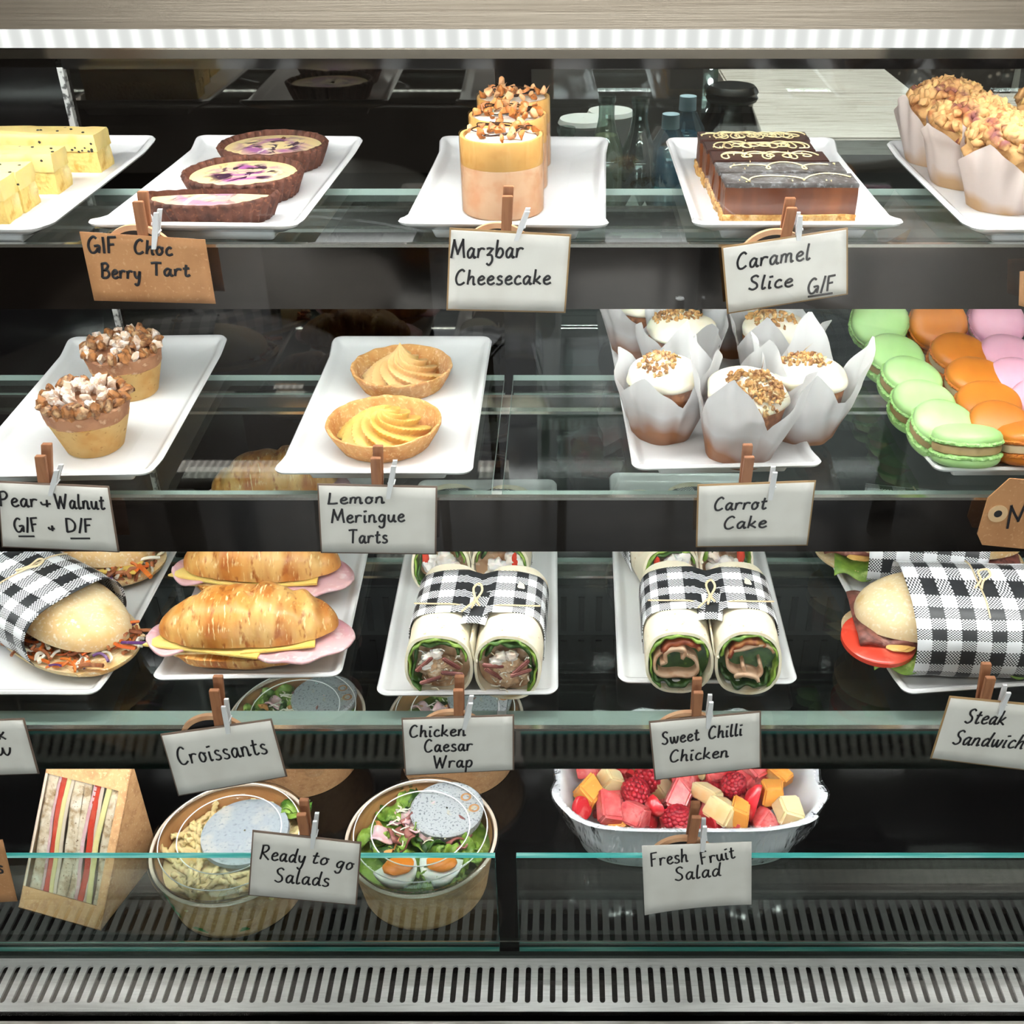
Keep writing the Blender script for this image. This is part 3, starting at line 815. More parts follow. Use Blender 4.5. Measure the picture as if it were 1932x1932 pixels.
# ---- lemon meringue tarts
pastry_m = mat('golden_pastry', '#dfa867', rough=.75, sss=.12, layers=[('n', 60, '#c9894a', .42, .66), ('n', 300, '#f0c890', .55, .7)], bump=(('n', 420, .5, .001), ('n', 90, .3, .001)))
mering_a = mat('deep_lemon_cream', '#f3c566', rough=.42, sss=.4)
mering_b = mat('pale_lemon_cream', '#efc384', rough=.45, sss=.35)
for i, (lab, px, py, r) in enumerate([('lemon meringue tart at the front with a bright yellow swirl', 724, 795, .0505), ('lemon meringue tart at the back with a tall peaked swirl', 758, 690, .0490)]):
    h = .0205
    p = onZ(px, py, MID + h)
    t = thing('lemon_tart', lab, 'tart', (p.x, p.y, MID + .0004), rz=i * 1.2, group='lemon meringue tarts')
    def fl(a, rr, z): return (rr + .0008 * sin(a * 40) * (1 if z < h * .9 and rr > .8 * r else 0) + .0007 * nz((cos(a), sin(a), z * 30), 6, i), z + (.0012 * nz((cos(a), sin(a), 1), 5, i) if z > h * .7 else 0))
    MB().lathe([(.76 * r, 0), (.80 * r, .001), (.92 * r, h * .6), (r, h - .001), (r * .995, h + .0008), (r * .96, h + .001), (r * .925, h - .0008), (r * .86, .008), (r * .80, .0045)], 200, fl, cap=3).build('pastry_shell', pastry_m, t, sharp=70)
    hm = [.026, .038][i]; rm = r * .86
    npet = 9
    def swirl(a, rr, z):
        k = rr / rm
        tw = (1 - k) * 2.6 - .4 * k
        lobe = (.5 + .5 * cos((a + tw) * npet))
        f = 1 - .24 * (1 - lobe) * min(1, k * 2.2) * (1 if z > .004 else .5)
        return (rr * f, z * (1 - .16 * (1 - lobe) * min(1, k * 3)))
    prof = []
    for k in range(26):
        s = k / 25
        rr = rm * (1 - s)
        z = .006 + hm * (1 - (1 - s) ** 1.9) ** (.9) if i == 0 else .006 + hm * (.62 * (1 - (1 - s) ** 2.2) + .38 * s ** 5)
        prof.append((max(rr, .0003), z))
    prof = [(rm * .93, .004), (rm * .985, .0065)] + prof[1:]
    MB().lathe(prof, 216, swirl, cap=2).build('meringue_swirl', [mering_a, mering_b][i], t, sharp=80)

# ---- carrot cakes in tulip papers
cc_paper = paper_mat('cupcake_paper', '#a06a45', .008, .030, '#f3f3f5')
cc_body = mat('carrot_cake_crumb', '#9c6238', rough=.8, layers=[('n', 70, '#6f4021', .42, .62), ('n', 160, '#b97c4c', .55, .7)], bump=('n', 280, .4, .001))
cc_ice = mat('cream_cheese_icing', '#f7f0dc', rough=.4, sss=.3, layers=[('n', 40, '#f0e2bd', .5, .75)], bump=('n', 60, .25, .002))
nut_a = mat('chopped_nuts', '#c99a5c', rough=.55, layers=[('n', 170, '#8a5627', .46, .62), ('n', 110, '#ecd3a0', .54, .66)])
def nut_heap(m, n, cx, cy, rx, ry, zf, seed, lo=.0022, hi=.0042):
    rr = random.Random(seed)
    for q in range(n):
        a = rr.uniform(0, 6.28); d = sqrt(rr.random())
        x, y = cx + rx * d * cos(a), cy + ry * d * sin(a)
        s = rr.uniform(lo, hi)
        m.chunk((x, y, zf(x, y) + s * .3 + rr.random() * .002 * (1 - d)), (s * 1.2, s, s), q, rrot(rr))
ccs = [('front carrot cake in tall white tulip paper', 1398, 878, None, 0), ('carrot cake on the left of the second row', 1254, 848, None, 1), ('carrot cake on the right of the second row', 1526, 850, None, 2),
       ('carrot cake behind the left one, nuts on its icing', 1285, 640, .995, 3), ('carrot cake behind the right one, nuts on its icing', 1462, 640, .995, 4),
       ('carrot cake in the back row at the left edge of the platter', 1208, 610, 1.065, 5), ('carrot cake in the middle of the back row', 1385, 596, 1.075, 6)]
CH_ = .066
for i, (lab, px, py, dy, sd) in enumerate(ccs):
    rb = .0255
    if dy is None:
        p = onshelf(1, px, py); x, y = p.x, p.y + rb * .92 + (.010 if i else -.002)
    else:
        x, y = onY(px, py, dy).x, dy
    t = thing('carrot_cake', lab, 'cupcake', (x, y, MID + .0004), rz=[.55, 1.3, -.6, .2, 2.4, 1.0, 2][i], group='carrot cakes in tulip papers')
    if i == 0: t.rotation_euler = (.10, 0, .55); t.scale = (1.04, 1.04, 1.12)
    h = .047
    MB().lathe([(rb - .002, .0004), (rb, .003), (rb + .0055, h - .004), (rb + .006, h), (rb + .004, h + .004), (.001, h + .005)], 40, lambda a, r, z: (r + .0007 * nz((cos(a), sin(a), z * 40), 3, sd), z), cap=3).build('cake_body', cc_body, t)
    zi = h + .0075; ri = rb + .0080
    MB().blob((0, 0, zi), (ri, ri, .0145), .10, 1.6, sd, sub=4, fn=lambda q: (q.x, q.y, q.z if q.z > 0 else q.z * .6)).build('icing', cc_ice, t, sharp=80)
    m = MB()
    def zf(xx, yy): return zi + .0145 * sqrt(max(0, 1 - min(1, (xx * xx + yy * yy) / ri ** 2)))
    if i == 0: nut_heap(m, 230, -.006, -.012, .023, .024, lambda a, b_: zf(a, b_) * .93 + .0045, sd)
    else: nut_heap(m, 85, [0, 0, -.010, -.004, .002, 0, 0][i], .006, .025, .017, zf, sd)
    m.build('chopped_nuts', nut_a, t, kind='stuff')
    tulip(rb + .0012, rb + .0130, h - .006, [.050, .043, .050, .036, .04, .04, .04][i], sd + 21, 4, [.2, 1.0, .3, .6, 2, 1, 0][i], .9).build('tulip_paper', cc_paper, t, sharp=80)

# ---- macarons
def macaron_mats(nm, a, b, f, g):
    return (mat(nm + '_shell', a, rough=.38, sss=.15, layers=[('n', 25, b, .42, .75)], bump=('n', 200, .06, .0005)),
            mat(nm + '_foot', b, rough=.8, layers=[('n', 220, a, .5, .65)], bump=('v', 420, .7, .0014)),
            mat(nm + '_filling', f, rough=.6, sss=.1, layers=[('n', 60, g, .45, .7)]))
MM = {'green': macaron_mats('pistachio', '#b9e39a', '#9fd07c', '#b49a6a', '#8f7a48'),
      'orange': macaron_mats('caramel_orange', '#d57f2a', '#bf6a1f', '#d9c3a0', '#b9a07a'),
      'pink': macaron_mats('rose_pink', '#eab0c4', '#dc98b0', '#e2cfc0', '#cbb5a5')}
protos = {}
def make_macaron(col):
    r = .0283
    t = thing('macaron', '', 'macaron', (0, 0, 0))
    S, Ft, Fi = MM[col]
    top = [(r, .0072), (r * 1.0, .0085), (r * .985, .0105), (r * .93, .0128), (r * .8, .0148), (r * .55, .0160), (r * .25, .0165), (.0003, .0166)]
    MB().lathe(top, 56, cap=3).build('top_shell', S, t)
    MB().lathe([(a, -z) for a, z in top], 56, cap=3).build('bottom_shell', S, t)
    for sg, nm in ((1, 'top_foot'), (-1, 'bottom_foot')):
        def ft(a, rr, z): return (rr + .0012 * nz((cos(a) * r, sin(a) * r, z * 2), 300, sg) + .0006 * nz((cos(a) * r, sin(a) * r, z), 700, sg), z + .0008 * nz((cos(a) * r, sin(a) * r, 0), 260, sg + 5))
        MB().lathe([(r * .9, sg * .0038), (r * .985, sg * .0040), (r * 1.045, sg * .0050), (r * 1.045, sg * .0064), (r * .99, sg * .0076)], 110, ft, cap=3).build(nm, Ft, t)
    MB().lathe([(r * .9, -.0041), (r * .96, -.003), (r * .985, 0), (r * .96, .003), (r * .9, .0041)], 56, lambda a, rr, z: (rr + .0009 * nz((cos(a), sin(a), 0), 2.5, 3), z), cap=3).build('filling', Fi, t)
    return t
seqs = {'green': [(1817, 850), (1786, 788), (1746, 743), (1723, 697), (1691, 656), (1661, 610)],
        'orange': [(1938, 845), (1894, 790), (1871, 745), (1847, 698), (1815, 654), (1771, 614)],
        'pink': [(1975, 742), (1927, 700), (1907, 656), (1881, 612)]}
ordn = ['first', 'second', 'third', 'fourth', 'fifth', 'sixth']
for col, ps in seqs.items():
    for j, (px, py) in enumerate(ps):
        n = len(ps)
        tilt = {0: -17, n - 1: 46}.get(j, [0, 17, 12, 12, 16, 20][j])
        if col == 'pink': tilt = [14, 13, 15, 44][j]
        roll = {'green': [0, 8, 4, 10, 6, -12], 'orange': [-6, 5, -2, 3, 5, -8], 'pink': [0, 2, 4, 6]}[col][j]
        zc = MID + .0185 + (.0085 * sin(radians(abs(tilt)))) + (.010 if j == n - 1 else 0)
        hp = MID + (.018 if (j == 0 and col != 'pink') else .036)
        p = onZ(px, py, hp)
        if j == n - 1: p = onZ(px, py, MID + .034); 
        if not col in protos: protos[col] = make_macaron(col); o = protos[col]
        else: o = dup(protos[col], (0, 0, 0), (0, 0, 0))
        # centre sits below the read point along the tilted axis
        ax = Vector((0, -sin(radians(tilt)), cos(radians(tilt))))
        c = p if (j == 0 and col != 'pink') else Vector(p) - ax * .0166
        if j == n - 1: c = Vector((p.x, p.y + .006, MID + .031))
        o.location = (c.x, c.y - (.004 if j == 0 and col != 'pink' else 0), max(c.z, MID + .0165 + .0285 * abs(sin(radians(tilt))) - .004 * (tilt > 0)) if j != n - 1 else c.z)
        o.rotation_euler = (radians(tilt), radians(roll), 0)
        place = ordn[j] + ' from the front of its column' if j else 'at the front of its column, seen edge on'
        if j == n - 1: place = 'at the back of its column, leaning upright'
        if col == 'pink' and j == 0: place = 'at the front of its column by the case edge'
        o['label'] = {'green': 'pale green', 'orange': 'caramel orange', 'pink': 'rose pink'}[col] + ' macaron ' + place
        o['group'] = 'macarons on the white platter'
# ------------------------------------------------------------------ things on the lowest shelf
LOW = SH[2] + PF
def gingham(name):
    N = NT(name); p = N.new('BsdfPrincipled')
    uv = N.new('UVMap'); uv.uv_map = 'UVMap'
    s = N.new('SeparateXYZ'); N.link(uv.outputs[0], s.inputs[0])
    a = N.math('GREATER_THAN', N.math('FRACT', N.math('MULTIPLY', s.outputs[0], .5)), .5)
    b = N.math('GREATER_THAN', N.math('FRACT', N.math('MULTIPLY', s.outputs[1], .5)), .5)
    ck = N.new('TexChecker'); ck.inputs['Scale'].default_value = 9.0
    N.link(uv.outputs[0], ck.inputs['Vector'])
    ck.inputs[1].default_value = hx('#26272a'); ck.inputs[2].default_value = hx('#f2f2f4')
    xor = N.math('ABSOLUTE', N.math('SUBTRACT', a, b)); both = N.math('MULTIPLY', a, b)
    c = N.mix(xor, hx('#f1f1f4'), ck.outputs[0])
    c = N.mix(both, c, hx('#2b2c2f'))
    N.link(c, p.inputs['Base Color']); p.inputs['Roughness'].default_value = .42
    bp = N.new('Bump'); bp.inputs['Strength'].default_value = .3; bp.inputs['Distance'].default_value = .001
    N.link(texfac(N, 'n', 70), bp.inputs['Height']); N.link(bp.outputs[0], p.inputs['Normal'])
    N.link(p.outputs[0], N.out.inputs[0]); return N.m
ging = gingham('gingham_paper')
CK = .0130
twine_m = mat('pale_twine', '#dcc7a2', rough=.8, bump=('n', 600, .5, .0006))
tortilla_m = mat('flour_tortilla', '#f0e4cb', rough=.7, sss=.15, layers=[('n', 42, '#dcc49c', .58, .74), ('n', 160, '#c9a877', .66, .74)], bump=('n', 90, .25, .001))
lettuce_m = mat('lettuce_leaf', '#86a53f', rough=.4, spec=.5, layers=[('n', 50, '#3f6a1f', .42, .64), ('n', 90, '#b7cf72', .58, .72)], bump=('n', 160, .5, .001), sss=.1)
lettuce_d = mat('dark_lettuce', '#3c5f22', rough=.35, layers=[('n', 60, '#22401a', .42, .62), ('n', 90, '#7c9c45', .62, .74)], bump=('n', 160, .5, .001))
chicken_m = mat('chicken_pieces', '#d3ae8b', rough=.6, sss=.2, layers=[('n', 60, '#a97d58', .46, .64), ('n', 140, '#ead6bd', .55, .68)], bump=('n', 200, .5, .0012))
white_chicken = mat('white_chicken', '#f1e9e2', rough=.55, sss=.2, layers=[('n', 60, '#dcc5b2', .5, .7)], bump=('n', 160, .4, .0012))
bacon_m = mat('bacon_strip', '#9c5f56', rough=.45, layers=[('n', 90, '#7a3f3c', .45, .62), ('n', 60, '#c99388', .6, .72)])
glaze_m = mat('chilli_glazed_slice', '#a8542f', rough=.3, layers=[('n', 70, '#7c2f1c', .42, .6), ('n', 50, '#d99a5c', .56, .72)])
sauce_slice = mat('pale_chicken_slice', '#dcb798', rough=.5, sss=.15, layers=[('n', 70, '#c08a66', .5, .68)])
tomato_m = mat('tomato_slice', '#d4432f', rough=.22, spec=.6, sss=.15, layers=[('n', 40, '#e2705c', .5, .7)])
carrot_m = mat('carrot_shred', '#e07a2f', rough=.45, sss=.15, layers=[('n', 60, '#c75a22', .45, .65)])
cabbage_m = mat('purple_cabbage', '#5b2f6b', rough=.4, layers=[('n', 80, '#a97bb0', .58, .72)])
slaw_white = mat('white_cabbage', '#f0e6d4', rough=.45, sss=.2, layers=[('n', 60, '#d9c9a4', .5, .7)])
pulled_m = mat('pulled_pork', '#a8643c', rough=.5, layers=[('n', 80, '#7d4022', .45, .62), ('n', 60, '#cf9468', .58, .7)])
cheese_m = mat('cheese_slice', '#f4d27c', rough=.38, sss=.25, layers=[('n', 14, '#efc763', .45, .7)])
ham_m = mat('ham_slice', '#e6b7bb', rough=.4, sss=.25, layers=[('n', 40, '#d99aa2', .5, .7), ('n', 140, '#f0d2d2', .55, .68)])
steak_m = mat('sliced_beef', '#8a5248', rough=.5, layers=[('n', 90, '#5d332c', .45, .62), ('n', 60, '#b98a7e', .58, .7)], bump=('n', 260, .5, .0012))
roll_m = mat('pale_baked_roll', '#efd6a8', rough=.7, sss=.1, layers=[('n', 16, '#d9a25f', .50, .74), ('n', 300, '#f8ead0', .55, .7), ('n', 40, '#e2b878', .55, .72)], bump=('n', 420, .25, .0006))

def strands(parent, name, m, n, area, seed, ln=(.012, .028), r=.0011, zr=(0, .01), flat=False):
    rr = random.Random(seed)
    s = MB()
    for q in range(n):
        c = area(rr); a = rr.uniform(0, pi); L = rr.uniform(*ln)
        pts = []
        bend = rr.uniform(-.4, .4)
        for k in range(4):
            t = (k / 3 - .5) * L
            pts.append((c[0] + t * cos(a + bend * k), c[1] + t * sin(a + bend * k) * .8, c[2] + rr.uniform(-.0015, .0015) + .0012 * sin(k + q)))
        s.tube(crom(pts, 3), rr.uniform(.7, 1.2) * r, 5)
    return s.build(name, m, parent, kind='stuff')

# ---- tortilla wraps: two halves side by side, tied in gingham paper
def wrap_pair(label, px, py, rz, style, group, y=None, sc_=1.0, bow=True):
    p = onshelf(2, px, py) if y is None else Vector((onY(px, py, y).x, y, 0))
    t = thing('tortilla_wrap', label, 'wrap', (p.x, p.y, LOW + .0006), rz=rz, group=group)
    R, H, L = .0305 * sc_, .030 * sc_, .118
    slope = .26
    for sd in (-1, 1):
        cx = sd * (R + .0005)
        def shape(a, k, y, rad=1):
            # cross-section: slightly squarish round
            c, s_ = cos(a), sin(a)
            x = (abs(c) ** .88) * (1 if c > 0 else -1) * R * rad; z = (abs(s_) ** .88) * (1 if s_ > 0 else -1) * H * rad
            wob = 1 + .035 * nz((c, s_, y * 14), 1.4, k + sd)
            return Vector((cx + x * wob, 0, H + z * wob))
        def body(u, v, rad=1, y0=0, y1=L):
            a = u * 2 * pi; q = shape(a, 3, v, rad)
            yy = y0 + (y1 - y0) * v + slope * (q.z - H) * (1 - v) + .0016 * nz((cos(a), sin(a), 0), 2, sd + 4) * (1 - v)
            q.y = yy; return q
        m = MB()
        m.grid(48, 12, lambda u, v: body(u, v), cu=True, cap=2)
        m.grid(48, 2, lambda u, v: body(u, 0, 1 - .085 * v, -.0003 * v), cu=True)
        m.grid(48, 3, lambda u, v: body(u, v * .2, .915), cu=True)
        m.build('tortilla', tortilla_m, t, sharp=60)
        # inner coil of tortilla
        if style == 'chilli':
            c2 = MB(); pts = []
            for k in range(34):
                a = k / 33 * 2 * pi * .95 + (0.4 if sd > 0 else 2.2); rad = (.66 - .30 * k / 33) * (1 + .22 * sin(k * .45 + 1.3 * sd))
                pts.append((a, rad))
            def coil(u, v):
                i = min(32, int(u * 33)); f = u * 33 - i
                a = pts[i][0] * (1 - f) + pts[i + 1][0] * f; rad = pts[i][1] * (1 - f) + pts[i + 1][1] * f
                q = shape(a, 3, 0, rad); q.y = slope * (q.z - H) + v * .022 - .0012; return q
            c2.grid(66, 3, coil); c2.build('chicken_slice', sauce_slice, t, solid=.0026)
            c5 = MB(); c5.grid(30, 3, lambda u, v: (lambda q: Vector((q.x + .004 * sin(u * 9), slope * (q.z - H) + v * .02 - .003, q.z - .006 * sd * sin(u * 6))))(shape(2.2 + u * 1.9 + sd, 3, 0, .18 + .44 * u))); c5.build('chicken_slice', sauce_slice, t, solid=.0030)
            c3 = MB(); c3.grid(30, 3, lambda u, v: (lambda q: Vector((q.x, slope * (q.z - H) + v * .02 - .002 + .001 * sin(u * 20), q.z)))(shape(.6 + u * 2.0 if sd < 0 else .9 + u * 2.0, 3, 0, .70 - .12 * u)))
            c3.build('glazed_slice', glaze_m, t, solid=.0036)
        # leaf lining
        lf = MB()
        a0, a1 = ((.25, 4.1) if sd < 0 else (-.9, 2.9))
        lf.grid(44, 4, lambda u, v: (lambda q: Vector((q.x, slope * (q.z - H) - .0022 + v * .02 + .0016 * sin(u * 31 + sd), q.z)))(shape(a0 + (a1 - a0) * u, 3, 0, .855 + .025 * sin(u * 23 + sd) + .02 * sin(u * 57))))
        lf.build('lettuce_leaf', lettuce_m, t, solid=.0016)
        lf = MB()
        lf.grid(40, 4, lambda u, v: (lambda q: Vector((q.x, slope * (q.z - H) - .001 + v * .02 + .0018 * sin(u * 27), q.z)))(shape(a0 + .3 + (a1 - a0 - .5) * u if style != 'chilli' else 3.4 + u * 2.4, 3, 0, .74 + .06 * sin(u * 17 + sd))))
        lf.build('lettuce_leaf', lettuce_d, t, solid=.0024)
        back = MB(); back.grid(32, 1, lambda u, v: (lambda q: Vector((q.x, slope * (q.z - H) + .011, q.z)))(shape(u * 2 * pi, 3, 0, .9 * (1 - v) + .001)), cu=True)
        back.build('filling', lettuce_d if style == 'chilli' else chicken_m, t)
        rr = random.Random(int(px) + sd)
        if style == 'caesar':
            f = MB()
            for q in range(9):
                a = -1.6 + rr.uniform(-1.4, 1.4); d = rr.uniform(.05, .52)
                c = shape(a, 3, 0, d)
                f.blob((c.x, slope * (c.z - H) + .0065, c.z), (rr.uniform(.007, .012), .008, rr.uniform(.006, .010)), .45, 1.6, q, sub=3)
            f.build('chicken_pieces', chicken_m, t, kind='stuff')
            f = MB()
            for q in range(3):
                c = shape(1.3 + .7 * q + (0 if sd > 0 else .4), 3, 0, .38)
                f.blob((c.x, slope * (c.z - H) + .001, c.z), (.0060, .005, .0048), .4, 1.8, q + 5, sub=3)
            f.build('egg_pieces', white_chicken, t, kind='stuff')
            for q in range(4):
                a = [2.9, 4.2, -.3, .35][q] if sd < 0 else [.2, -.15, 2.9, 3.4][q]; c = shape(a, 3, 0, .42)
                MB().box((c.x, slope * (c.z - H) - .003, c.z), (.020, .003, .0042), rotm(.4, .5 * (q - 1.5), .2)).build('bacon_strip', bacon_m, t, bevel=.0008)
            strands(t, 'grated_cheese', slaw_white, 26, lambda r_: (lambda c: (c.x, slope * (c.z - H) - .001, c.z))(shape(r_.uniform(0, 6.28), 3, 0, r_.uniform(.2, .68))), int(px), (.004, .009), .0006)
        elif style == 'plain':
            f = MB()
            for q in range(10):
                a = rr.uniform(0, 6.28); c = shape(a, 3, 0, rr.uniform(.05, .6))
                f.blob((c.x, slope * (c.z - H) + .003, c.z), (rr.uniform(.007, .012), .008, rr.uniform(.006, .010)), .45, 1.6, q, sub=3)
            f.build('chicken_pieces', white_chicken, t, kind='stuff')
            c = shape(.4 if sd > 0 else 2.6, 3, 0, .55)
            MB().blob((c.x, slope * (c.z - H) - .001, c.z), (.004, .005, .012), .3, 2, 4).build('tomato_piece', tomato_m, t)
    # flap where the halves meet
    fl = MB(); fl.grid(6, 14, lambda u, v: (-.002 + .006 * u, slope * (H * (1.2 - 1.3 * u)) * (1 - v) - .001 + v * L * .5, H * (1.75 - .5 * u) - .010 * sin(pi * u) - v * .002))
    fl.build('tortilla_flap', tortilla_m, t, solid=.0014)
    # paper band
    def band(u, v):
        a = pi * 1.18 * (1 - u) - pi * .09
        hw = 2 * R + .0016
        c, s_ = cos(a), sin(a)
        x = (abs(c) ** .55) * (1 if c > 0 else -1) * hw; z = H + (abs(s_) ** .6) * (1 if s_ > 0 else -1) * (H + .0014)
        if s_ > 0: z -= .006 * max(0, 1 - (x / .012) ** 2) * .8
        y = .034 + v * .072 + slope * (z - H) * .9 * (1 - v) + .002 * sin(u * 11) * (1 - v)
        return (x, y, z + .0006 * nz((x, y, z), 60, 2))
    b = MB(); b.grid(60, 14, band, uvf=lambda u, v: (u * .20 / CK, v * .075 / CK))
    b.build('gingham_paper', ging, t, solid=.0006, sharp=80)
    # paper tongue and twine knot
    if bow:
        b = MB(); b.grid(10, 8, lambda u, v: (-.012 + .024 * u + (.006 * v - .003), .030 + .042 * v - .004 * sin(pi * u), 2 * H + .0035 - .0055 * (2 * u - 1) ** 2 - .004 * (1 - v)), uvf=lambda u, v: (u * 2 + .4, v * 3.2 + .3))
        b.build('paper_fold', ging, t, solid=.0006)
        tw = MB(); zt = 2 * H + .006
        tw.tube(crom([(-.004, .040, zt), (-.001, .050, zt + .001), (.004, .060, zt + .005), (.001, .068, zt + .007), (-.004, .062, zt + .006), (-.001, .050, zt + .002), (.003, .044, zt)], 6), .0011, 6)
        tw.tube(crom([(-.001, .050, zt + .001), (-.007, .043, zt), (-.013, .038, zt - .003)], 5), .0010, 6)
        tw.blob((-.001, .050, zt + .001), (.0022, .0024, .0022), .2, 2, 1)
        tw.tube(crom([(x, .050, 2 * H + .0022 - (.0045 if abs(x) < .004 else 0)) for x in (-.058, -.04, -.02, 0, .02, .04, .058)], 4), .0008, 5)
        tw.build('twine_bow', twine_m, t)
    return t
wrap_pair('chicken caesar wrap with bacon at the front, tied in gingham paper', 895, 1308, radians(-2), 'caesar', 'wraps tied in gingham paper')
wrap_pair('chicken caesar wrap behind the front one, cut ends with white chicken', 888, 1085, radians(-2), 'plain', 'wraps tied in gingham paper', y=.925, sc_=.98, bow=False)
wrap_pair('sweet chilli chicken wrap at the front, tied in gingham paper', 1342, 1300, radians(-1), 'chilli', 'wraps tied in gingham paper')
wrap_pair('sweet chilli chicken wrap behind the front one, turned to the right', 1318, 1080, radians(16), 'plain', 'wraps tied in gingham paper', y=.925, sc_=.98, bow=False)

# ---- croissants
croi_m = mat('croissant_crust', '#d28a3c', rough=.38, spec=.5, layers=[('n', 26, '#b0611f', .44, .60), ('n', 30, '#e9bd74', .42, .74, {'st': (1.8, .5, .5)}), ('n', 120, '#a55c20', .56, .70, {'st': (1.5, .6, .6)}), ('n', 170, '#f3d69c', .60, .70, {'st': (2, .5, .5)})], bump=(('n', 200, .35, .0012), ('w', 26, .25, .0012, {'dist': 4})))
croi_in = mat('croissant_crumb', '#f3dda8', rough=.8, layers=[('n', 120, '#dcb873', .5, .68)], bump=('v', 260, .4, .0012))
def half_loaf(L, Wd, Hh, sgn, seed, seams=(), pw=.68, squash=1):
    m = MB()
    def fn(u, v):
        a = u * 2 * pi; el = v * pi / 2
        c, s_ = cos(a), sin(a)
        rx = cos(el) ** .9
        x = L / 2 * rx * (abs(c) ** pw) * (1 if c > 0 else -1); y = Wd / 2 * rx * (abs(s_) ** .95) * (1 if s_ > 0 else -1)
        taper = 1 - .16 * (abs(x) / (L / 2)) ** 2.2
        y *= taper
        z = Hh * sin(el) ** .85 * (1 - .30 * (abs(x) / (L / 2)) ** 2)
        for sx, sl in seams:
            d = x - sx - sl * y
            k = math.exp(-(d / .0042) ** 2)
            z -= .0055 * k * sin(el); y *= 1 - .045 * k
            z += .003 * math.exp(-((d - .013) / .010) ** 2) * sin(el)
        z += .0016 * nz((x, y, z), 34, seed) * sin(el) + .0007 * nz((x, y, z), 110, seed)
        y += .0014 * nz((x, y, z), 30, seed + 4)
        return (x, y, sgn * z)
    m.grid(96, 20, fn, cu=True, cap=1)
    return m
def croissant(label, px, py, L, rz, seed, y=None, seams=None):
    p = onshelf(2, px, py) if y is None else Vector((onY(px, py, y).x, y, 0))
    Wd = .074
    t = thing('filled_croissant', label, 'croissant', (p.x, p.y + (.030 if y is None else 0), LOW + .0006), rz=rz, group='ham and cheese croissants')
    hb = .0225
    half_loaf(L * .95, Wd * .98, hb, -1, seed, [(-.055, .2), (.045, -.3)]).build('bottom_half', croi_m, t, loc=(0, 0, hb + .001))
    o = half_loaf(L, Wd, .040, 1, seed + 3, seams or [(-.052, .35), (.006, -.05), (.048, -.35), (.068, -.4)]).build('top_half', croi_m, t, loc=(0, .006, hb + .0085)); o.rotation_euler = (radians(-5), 0, 0)
    MB().prism([(-L * .42, -Wd * .33), (L * .42, -Wd * .33), (L * .42, Wd * .3), (-L * .42, Wd * .3)], hb, hb + .003).build('crumb', croi_in, t)
    # ham: soft sheet sticking out to the right and left
    for (hx0, hy0, rx, ry, dr) in ((L * .27, -.008, L * .33, .036, .007), (-L * .40, -.004, L * .155, .026, .002)):
        hm = MB()
        def ham(u, v):
            a_ = u * 2 * pi; rr_ = .02 + .98 * v
            x = hx0 + rx * rr_ * cos(a_); y = hy0 + ry * rr_ * sin(a_) * (1 + .08 * sin(3 * a_))
            out = max(0, abs(x) / (L * .5) - .62) * (1 if x * hx0 > 0 else 0)
            z = hb + .0040 + .0016 * sin(x * 190) * v - dr * out * 1.6 + .010 * max(0, out - .12) + (.0022 * v * v if sin(a_) < 0 else 0)
            return (x, y, z)
        hm.grid(56, 8, ham, cu=True); hm.build('ham', ham_m, t, solid=.0022, sharp=80)
    for k, (tri, dz) in enumerate([([(-L * .56, -.018), (.016, -.041), (.03, .02), (-L * .3, .03)], .0062), ([(.0, -.036), (L * .40, -.027), (L * .36, .02), (.02, .02)], .0074)]):
        MB().prism(tri, hb + dz, hb + dz + .0026).build('cheese_slice', cheese_m, t, bevel=.0005)
    return t
croissant('filled croissant at the front of its platter with cheese corner and ham', 463, 1278, .166, radians(2), 3)
croissant('filled croissant second from the front with ham hanging out at right', 502, 1125, .160, radians(-3), 8, y=.925, seams=[(-.03, .4), (.03, -.2), (.06, -.3)])
croissant('filled croissant furthest back on its platter, under the middle shelf', 520, 920, .140, radians(12), 15, y=1.085)

